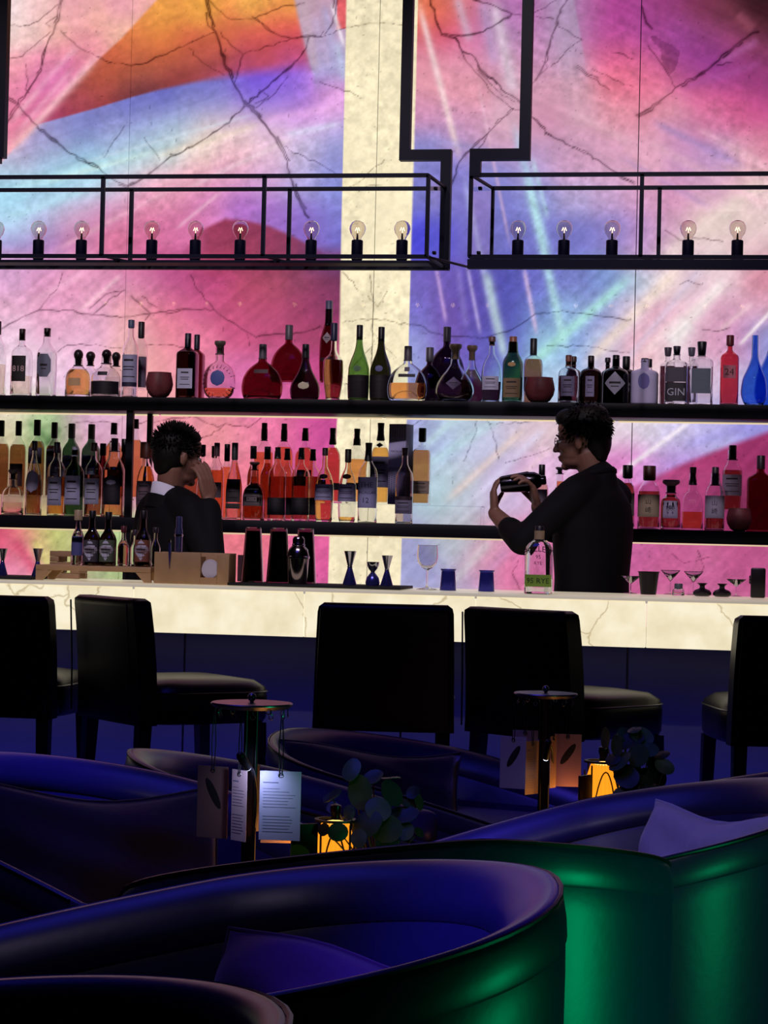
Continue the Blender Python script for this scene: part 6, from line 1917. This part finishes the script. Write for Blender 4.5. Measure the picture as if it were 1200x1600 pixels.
def remesh(mb, voxel, smooth=4, keep=None):
    me = bpy.data.meshes.new('tmp')
    me.from_pydata(mb.v, [], mb.f)
    o = bpy.data.objects.new('tmp', me)
    C.objects.link(o)
    r = o.modifiers.new('r', 'REMESH')
    r.mode = 'VOXEL'
    r.voxel_size = voxel
    s_ = o.modifiers.new('s', 'SMOOTH')
    s_.factor = .5
    s_.iterations = smooth
    dg = bpy.context.evaluated_depsgraph_get()
    out = bpy.data.meshes.new_from_object(o.evaluated_get(dg))
    bpy.data.objects.remove(o, do_unlink=True)
    bpy.data.meshes.remove(me)
    return out


def skin_obj(name, mb, voxel, m, parent, O, smooth=4):
    mb.xform(Matrix.Translation(-Vector(O)))
    me = remesh(mb, voxel, smooth)
    me.name = name
    me.shade_smooth()
    me.materials.clear()
    me.materials.append(m)
    o = bpy.data.objects.new(name, me)
    C.objects.link(o)
    o.parent = parent
    return o


def frame(f, up=(0, 0, 1)):
    """matrix whose x axis is f, y is left, z is up"""
    f = Vector(f).normalized()
    l = Vector(up).cross(f).normalized()
    u = f.cross(l)
    return Matrix(((f.x, l.x, u.x), (f.y, l.y, u.y), (f.z, l.z, u.z)))


def head_prims(mb, c, Mh):
    c = Vector(c)
    q = lambda x, y, z: c + Mh @ Vector((x, y, z))
    e = lambda p, r, Rm=None: mb.ell(q(*p), r, M=(Mh if Rm is None else Mh @ Rm), n=18, m=12)
    e((-.010, 0, .036), (.096, .075, .084))
    e((.030, 0, -.022), (.058, .060, .082))
    e((.030, 0, -.078), (.050, .047, .034))
    e((.066, 0, -.098), (.019, .022, .016))
    e((.076, 0, .020), (.016, .046, .013))
    e((.055, 0, .052), (.036, .055, .036))
    mb.tube([q(.082, 0, .012), (q(.098, 0, -.014)), q(.106, 0, -.032)], [.008, .010, .0115], 10)
    for s in (-1, 1):
        e((.094, s * .011, -.034), (.011, .009, .008))
        e((.058, s * .044, -.020), (.024, .018, .020))
        e((-.006, s * .077, -.008), (.019, .008, .032), Matrix.Rotation(R(-s * 14), 3, 'Z'))
        e((-.003, s * .083, -.004), (.013, .008, .024), Matrix.Rotation(R(-s * 22), 3, 'Z'))
    e((.085, 0, -.060), (.011, .023, .0065))
    e((.083, 0, -.071), (.0105, .019, .0075))


def hand_prims(mb, w, dF, nP, side, curl, spread=.0185, sc=1.0):
    """w wrist; dF finger direction; nP palm normal; side: +1 if the thumb leaves along nP x dF"""
    w, dF, nP = Vector(w), Vector(dF).normalized(), Vector(nP).normalized()
    nP = (nP - dF * nP.dot(dF)).normalized()
    sd = nP.cross(dF) * side
    for j in range(4):
        b = sd * (1.5 - j) * spread * sc
        mb.tube([w + b * .45, w + dF * .045 * sc + b * .85, w + dF * .088 * sc + b], [.016 * sc, .0145 * sc, .0110 * sc], 10)
    L = [(.040, .026, .021), (.044, .029, .023), (.041, .027, .022), (.033, .021, .019)]
    for j in range(4):
        p = w + dF * .088 * sc + sd * (1.5 - j) * spread * sc
        d = dF.copy()
        ax = dF.cross(nP)
        P = [p]
        d = (d + sd * (1.5 - j) * .05).normalized()
        for k in range(3):
            d = Matrix.Rotation(curl * (1 if k else .8) * (1 + .08 * j), 3, ax) @ d
            p = p + d * L[j][k] * sc
            P.append(p)
        mb.tube(P, [.0095 * sc, .0090 * sc, .0082 * sc, .0070 * sc], 10)
    p = w + dF * .022 * sc + sd * .020 * sc
    d = (dF * .55 + sd * .75 + nP * .35).normalized()
    P = [p, p + d * .036 * sc]
    d2 = (dF * .8 + sd * .25 + nP * .5).normalized()
    P.append(P[-1] + d2 * .032 * sc)
    d3 = (dF * .8 - sd * .05 + nP * .6).normalized()
    P.append(P[-1] + d3 * .026 * sc)
    mb.tube(P, [.0165 * sc, .0125 * sc, .0105 * sc, .0085 * sc], 10)


def person(label, ground, f_body, f_head, headc, nb, sh, arms, hair, kind, group=None):
    """nb neck base; sh half shoulder width; arms: {'near': (shoulder, elbow, wrist, hand args, sleeve frac)}"""
    t = thing('person', label, 'person', ground, 0)
    O = Vector(ground)
    nb = Vector(nb)
    Mb = frame(f_body)
    Mh = frame(f_head)
    b = lambda x, y, z: nb + Mb @ Vector((x, y, z))
    body, top, leg = MB(), MB(), MB()
    head_prims(body, headc, Mh)
    hc = Vector(headc)
    body.tube([hc + Mh @ Vector((-.022, 0, -.05)), (hc + Mh @ Vector((-.03, 0, -.10))) * .5 + b(0, 0, .02) * .5, b(-.005, 0, -.03)], [.058, .056, .066], 16)
    gz = ground[2]
    pel = b(0.0, 0, 0)
    pel.z = gz + .98
    rows = [(-.02, .07, .07), (-.06, .12, .09), (-.10, .160, .102), (-.20, .165, .115), (-.30, .152, .112), (-.40, .142, .106), (-.56, .150, .112)]

    def trunk(m, gx, wide=1.0):
        zz = [q[0] for q in rows][::-1]
        V, Fs, n = [], [], 24
        lv = np.linspace(-.545, -.03, 16)
        for z in lv:
            wy = float(np.interp(z, zz, [q[1] for q in rows][::-1])) * wide + gx
            wx = float(np.interp(z, zz, [q[2] for q in rows][::-1])) * wide + gx
            V += [tuple(b(.005 + wx * math.cos(a), wy * math.sin(a), z)) for a in np.linspace(0, 2 * math.pi, n, endpoint=False)]
        for i in range(len(lv) - 1):
            Fs += [(i * n + k, i * n + (k + 1) % n, (i + 1) * n + (k + 1) % n, (i + 1) * n + k) for k in range(n)]
        Fs += [tuple(range(n - 1, -1, -1)), tuple((len(lv) - 1) * n + k for k in range(n))]
        m.add(V, Fs)
    trunk(body, 0)
    trunk(top, .016, 1.06 if kind == 'suit' else 1.14)
    for s in (-1, 1):
        body.tube([b(0, s * .05, -.035), b(0, s * (sh - .02), -.065)], [.060, .058], 14)
        top.tube([b(0, s * .055, -.035), b(0, s * (sh - .02), -.062)], [.070, .072], 14)
    top.tube([b(-.012, 0, -.09), b(-.014, 0, .0)], [.10, .078 if kind == 'shirt' else .070], 16)
    hipz = nb.z - .56
    for s in (-1, 1):
        hip = b(0, s * .09, -.54)
        knee = Vector((hip.x, hip.y, gz + .50)) + Mb @ Vector((.02, 0, 0))
        ank = Vector((hip.x, hip.y, gz + .09)) - Mb @ Vector((.02, 0, 0))
        body.tube([hip, knee, ank], [.085, .056, .040], 14)
        leg.tube([hip + Vector((0, 0, .03)), knee, ank + Vector((0, 0, .0))], [.105, .078, .072], 14)
        toe = ank + Mb @ Vector((.15, s * .01, -.06))
        body.tube([ank - Mb @ Vector((.03, 0, .05)), toe], [.036, .028], 12)
        sm_ = MB().tube([ank - Mb @ Vector((.035, 0, .048)), ank + Mb @ Vector((.07, 0, -.05)), toe], [.042, .040, .032], 14)
        sm_.xform(Matrix.Translation(-O)).build('shoe', M_BLACK, t, sharp=180)
    leg.ell(b(0, 0, -.53), (.125, .165, .11), M=Mb, n=20, m=10)
    for (S_, E_, W_, hand, frac) in arms:
        S_, E_, W_ = Vector(S_), Vector(E_), Vector(W_)
        body.tube([S_, S_ * .5 + E_ * .5, E_], [.055, .048, .040], 14)
        body.tube([E_, E_ * .6 + W_ * .4, W_], [.041, .040, .028], 14)
        hand_prims(body, W_, *hand)
        top.tube([S_, S_ * .5 + E_ * .5, E_], [.072, .064, .056], 14)
        top.tube([E_, E_ + (W_ - E_) * frac], [.057, .050 if frac < .9 else .045], 14, round_ends=True)
    skin_obj('body', body, .0052, M_SKIN, t, O, 3)
    top_m = M_SUIT if kind == 'suit' else M_BLKSHIRT
    jk = skin_obj('jacket' if kind == 'suit' else 'shirt', top, .009, top_m, t, O, 9)
    skin_obj('trousers', leg, .011, M_SUIT, t, O, 5)
    # eyes, brows
    for s in (-1, 1):
        MB().ell(hc + Mh @ Vector((.0755, s * .031, .000)) - O, (.011, .011, .0095), M=Mh).build('eye', mat('eye_white', 'C8C0C0', .3), t, sharp=180)
        MB().ell(hc + Mh @ Vector((.0855, s * .031, .000)) - O, (.003, .0052, .0052), M=Mh).build('iris', mat('iris', '120A08', .2), t, sharp=180)
        pp = [hc + Mh @ Vector((.088, s * .014, .020)) - O, hc + Mh @ Vector((.090, s * .034, .025)) - O, hc + Mh @ Vector((.078, s * .052, .019)) - O]
        MB().tube(pp, [.003, .0042, .002], 6).build('eyebrow', M_HAIR, t, sharp=180)
    # hair
    hm = MB()
    strands = MB()
    rg = random.Random(11 if kind == 'suit' else 12)
    for (p, r) in hair['cap']:
        hm.ell(hc + Mh @ Vector(p), r, M=Mh, n=20, m=12)
    for k in range(hair['n']):
        while True:
            d = Vector((rg.uniform(-1, 1), rg.uniform(-1, 1), rg.uniform(hair['zmin'], 1)))
            if .3 < d.length < 1 and not (d.x > .55 and d.z < .45):
                break
        d.normalize()
        c0 = Vector(hair['c'])
        a = c0 + Vector((d.x * hair['r'][0], d.y * hair['r'][1], d.z * hair['r'][2]))
        tip = a + (d + Vector(hair['lean'])).normalized() * hair['len'] * rg.uniform(.5, 1.1)
        strands.tube([hc + Mh @ (a - d * .016), hc + Mh @ (a * .5 + tip * .5), hc + Mh @ tip], [hair['w'], hair['w'] * .7, hair['w'] * .12], 5, round_ends=False)
    hb = skin_obj('hair', hm, .0048, M_HAIR, t, O, 2)
    st_ = strands.xform(Matrix.Translation(-O)).build('strands', M_HAIR, hb, sharp=180)
    st_['kind'] = 'stuff'
    return t, O, Mb, Mh, hc, nb


GZ = 0.0
# --- bartender in black, shaking
Wb = lambda u, v, dy=0.0: Vector(at(u, v, 8.68 + dy))
a_ = R(155)
fb = Vector((math.cos(a_), math.sin(a_), 0))
fh = Vector((math.cos(R(172)), math.sin(R(172)), -.06))
nb = Wb(930, 748)
lf = Vector((0, 0, 1)).cross(fb)
S1 = nb + lf * .165 + Vector((0, 0, -.07))
S2 = nb - lf * .165 + Vector((0, 0, -.07))
E1, W1 = Wb(816, 846, -.22), Wb(773, 802, -.06)
E2, W2 = Wb(866, 828, .10), Wb(840, 792, -.05)
g = Wb(925, 900)
hairB = dict(cap=[((-.022, 0, .060), (.100, .088, .084)), ((-.070, 0, .000), (.052, .074, .085)), ((.045, 0, .092), (.055, .066, .040)), ((-.03, 0, .10), (.085, .075, .050)), ((-.075, 0, -.055), (.030, .052, .040))],
             n=900, zmin=-.45, c=(-.020, 0, .055), r=(.098, .084, .086), lean=(.15, 0, -.75), len=.026, w=.0045)
pb = person('person in a black shirt and glasses, seen from the side, shaking a cocktail shaker', (g.x, g.y, GZ), fb, fh, Wb(908, 689), nb, .165,
            [(S1, E1, W1, ((-.10, .12, .95), (.9, .25, .1), -1, .50), .45), (S2, E2, W2, ((-.25, -.25, .9), (-.85, -.35, .2), 1, .52), .40)], hairB, 'shirt')
t, O, Mb, Mh, hc, nbv = pb
m = MB()
for s in (-1, 1):
    c = hc + Mh @ Vector((.094, s * .033, -.004)) - O
    m.tube([c + Mh @ Vector((0, .023 * math.cos(q), .019 * math.sin(q))) for q in np.linspace(0, 2 * math.pi, 17)], .0016, 6)
    m.tube([c + Mh @ Vector((0, s * .022, .004)), hc + Mh @ Vector((.05, s * .074, .006)) - O, hc + Mh @ Vector((-.012, s * .082, .010)) - O], .0017, 6)
m.tube([hc + Mh @ Vector((.096, -.011, .001)) - O, hc + Mh @ Vector((.096, .011, .001)) - O], .0015, 6)
m.build('glasses', mat('glasses_frame', '0A0A10', .3, metal=.5), t)
m = MB()
P = []
for q in np.linspace(0, 2 * math.pi, 25):
    P.append(nbv + Mb @ Vector((.004 + .072 * math.cos(q), .076 * math.sin(q), .012 - .022 * math.cos(q))) - O)
m.tube(P, .017, 8)
m.build('shirt_collar', M_BLKSHIRT, t, sharp=180)
# the shaker between his hands
ca, cb = Wb(782, 757, -.055), Wb(850, 750, -.045)
ax = (cb - ca).normalized()
sk = thing('cocktail_shaker', 'dark steel shaker held up between the hands of the person in black', 'shaker', tuple((ca + cb) / 2))
L_ = (cb - ca).length
Mx = ax.to_track_quat('Z', 'Y').to_matrix().to_4x4()
M_SHK = mat('held_steel', '3A3640', .2, metal=1)
MB().lathe([(0, -L_ / 2), (.030, -L_ / 2), (.033, -L_ / 2 + .01), (.041, L_ * .12), (.041, L_ * .16), (0, L_ * .16)], 24, M=Mx).build('tin', M_SHK, sk, sharp=40)
MB().lathe([(0, L_ * .1605), (.0385, L_ * .1605), (.036, L_ * .30), (.024, L_ * .42), (.019, L_ * .44), (.019, L_ * .52), (.015, L_ * .55), (0, L_ * .56)], 24, M=Mx).build('cap', M_SHK, sk, sharp=40)

# --- person in a dark suit, from behind
Ws = lambda u, v, dy=0.0: Vector(at(u, v, 8.74 + dy))
a_ = R(42)
fs = Vector((math.cos(a_), math.sin(a_), 0))
fh2 = Vector((math.cos(R(36)), math.sin(R(36)), -.10))
nb2 = Ws(268, 772)
lf2 = Vector((0, 0, 1)).cross(fs)
S1 = nb2 - lf2 * .17 + Vector((0, 0, -.07))      # right shoulder, nearer
S2 = nb2 + lf2 * .17 + Vector((0, 0, -.07))
E1, W1 = Ws(331, 880, -.20), Ws(326, 782, -.10)
E2, W2 = Ws(214, 905, .06), Ws(236, 985, .0)
g = Ws(270, 900)
hairS = dict(cap=[((-.020, 0, .050), (.094, .081, .080)), ((-.065, 0, .005), (.046, .068, .075)), ((-.06, 0, -.040), (.040, .058, .048)), ((-.035, 0, .01), (.080, .078, .085)), ((.030, 0, .085), (.055, .062, .036))],
             n=1000, zmin=-.35, c=(-.017, 0, .048), r=(.093, .079, .080), lean=(.15, 0, .35), len=.026, w=.0038)
ps = person('person in a dark suit with spiky hair, seen from behind, hand raised to the cheek', (g.x, g.y, GZ), fs, fh2, Ws(279, 714), nb2, .17,
            [(S1, E1, W1, ((-.16, .0, .97), (-.75, .6, 0), 1, .34), .86), (S2, E2, W2, ((.1, .1, -.95), (.7, -.6, 0), 1, .3), .93)], hairS, 'suit')
t, O, Mb, Mh, hc, nbv = ps
m = MB()
P, Q2 = [], []
n = 28
V = []
for i in range(n):
    q = 2 * math.pi * i / n
    for (r, dz) in ((.086, -.060), (.074, .020), (.070, .022), (.070, -.060)):
        V.append(nbv + Mb @ Vector((-.006 + r * math.cos(q) * 1.02, r * math.sin(q), dz - .030 * math.cos(q))) - O)
Fs = []
for i in range(n):
    j = (i + 1) % n
    for k in range(4):
        Fs.append((i * 4 + k, j * 4 + k, j * 4 + (k + 1) % 4, i * 4 + (k + 1) % 4))
m.add(V, Fs)
fixn(m).build('shirt_collar', M_SHIRT, t, sharp=60)
m = MB()
V = []
for i in range(n):
    q = 2 * math.pi * i / n
    for (r, dz) in ((.100, -.085), (.090, -.030), (.086, -.032), (.086, -.085)):
        V.append(nbv + Mb @ Vector((-.008 + r * math.cos(q) * 1.04, r * math.sin(q) * 1.04, dz - .034 * math.cos(q))) - O)
m.add(V, Fs)
fixn(m).build('jacket_collar', M_SUIT, t, sharp=60)
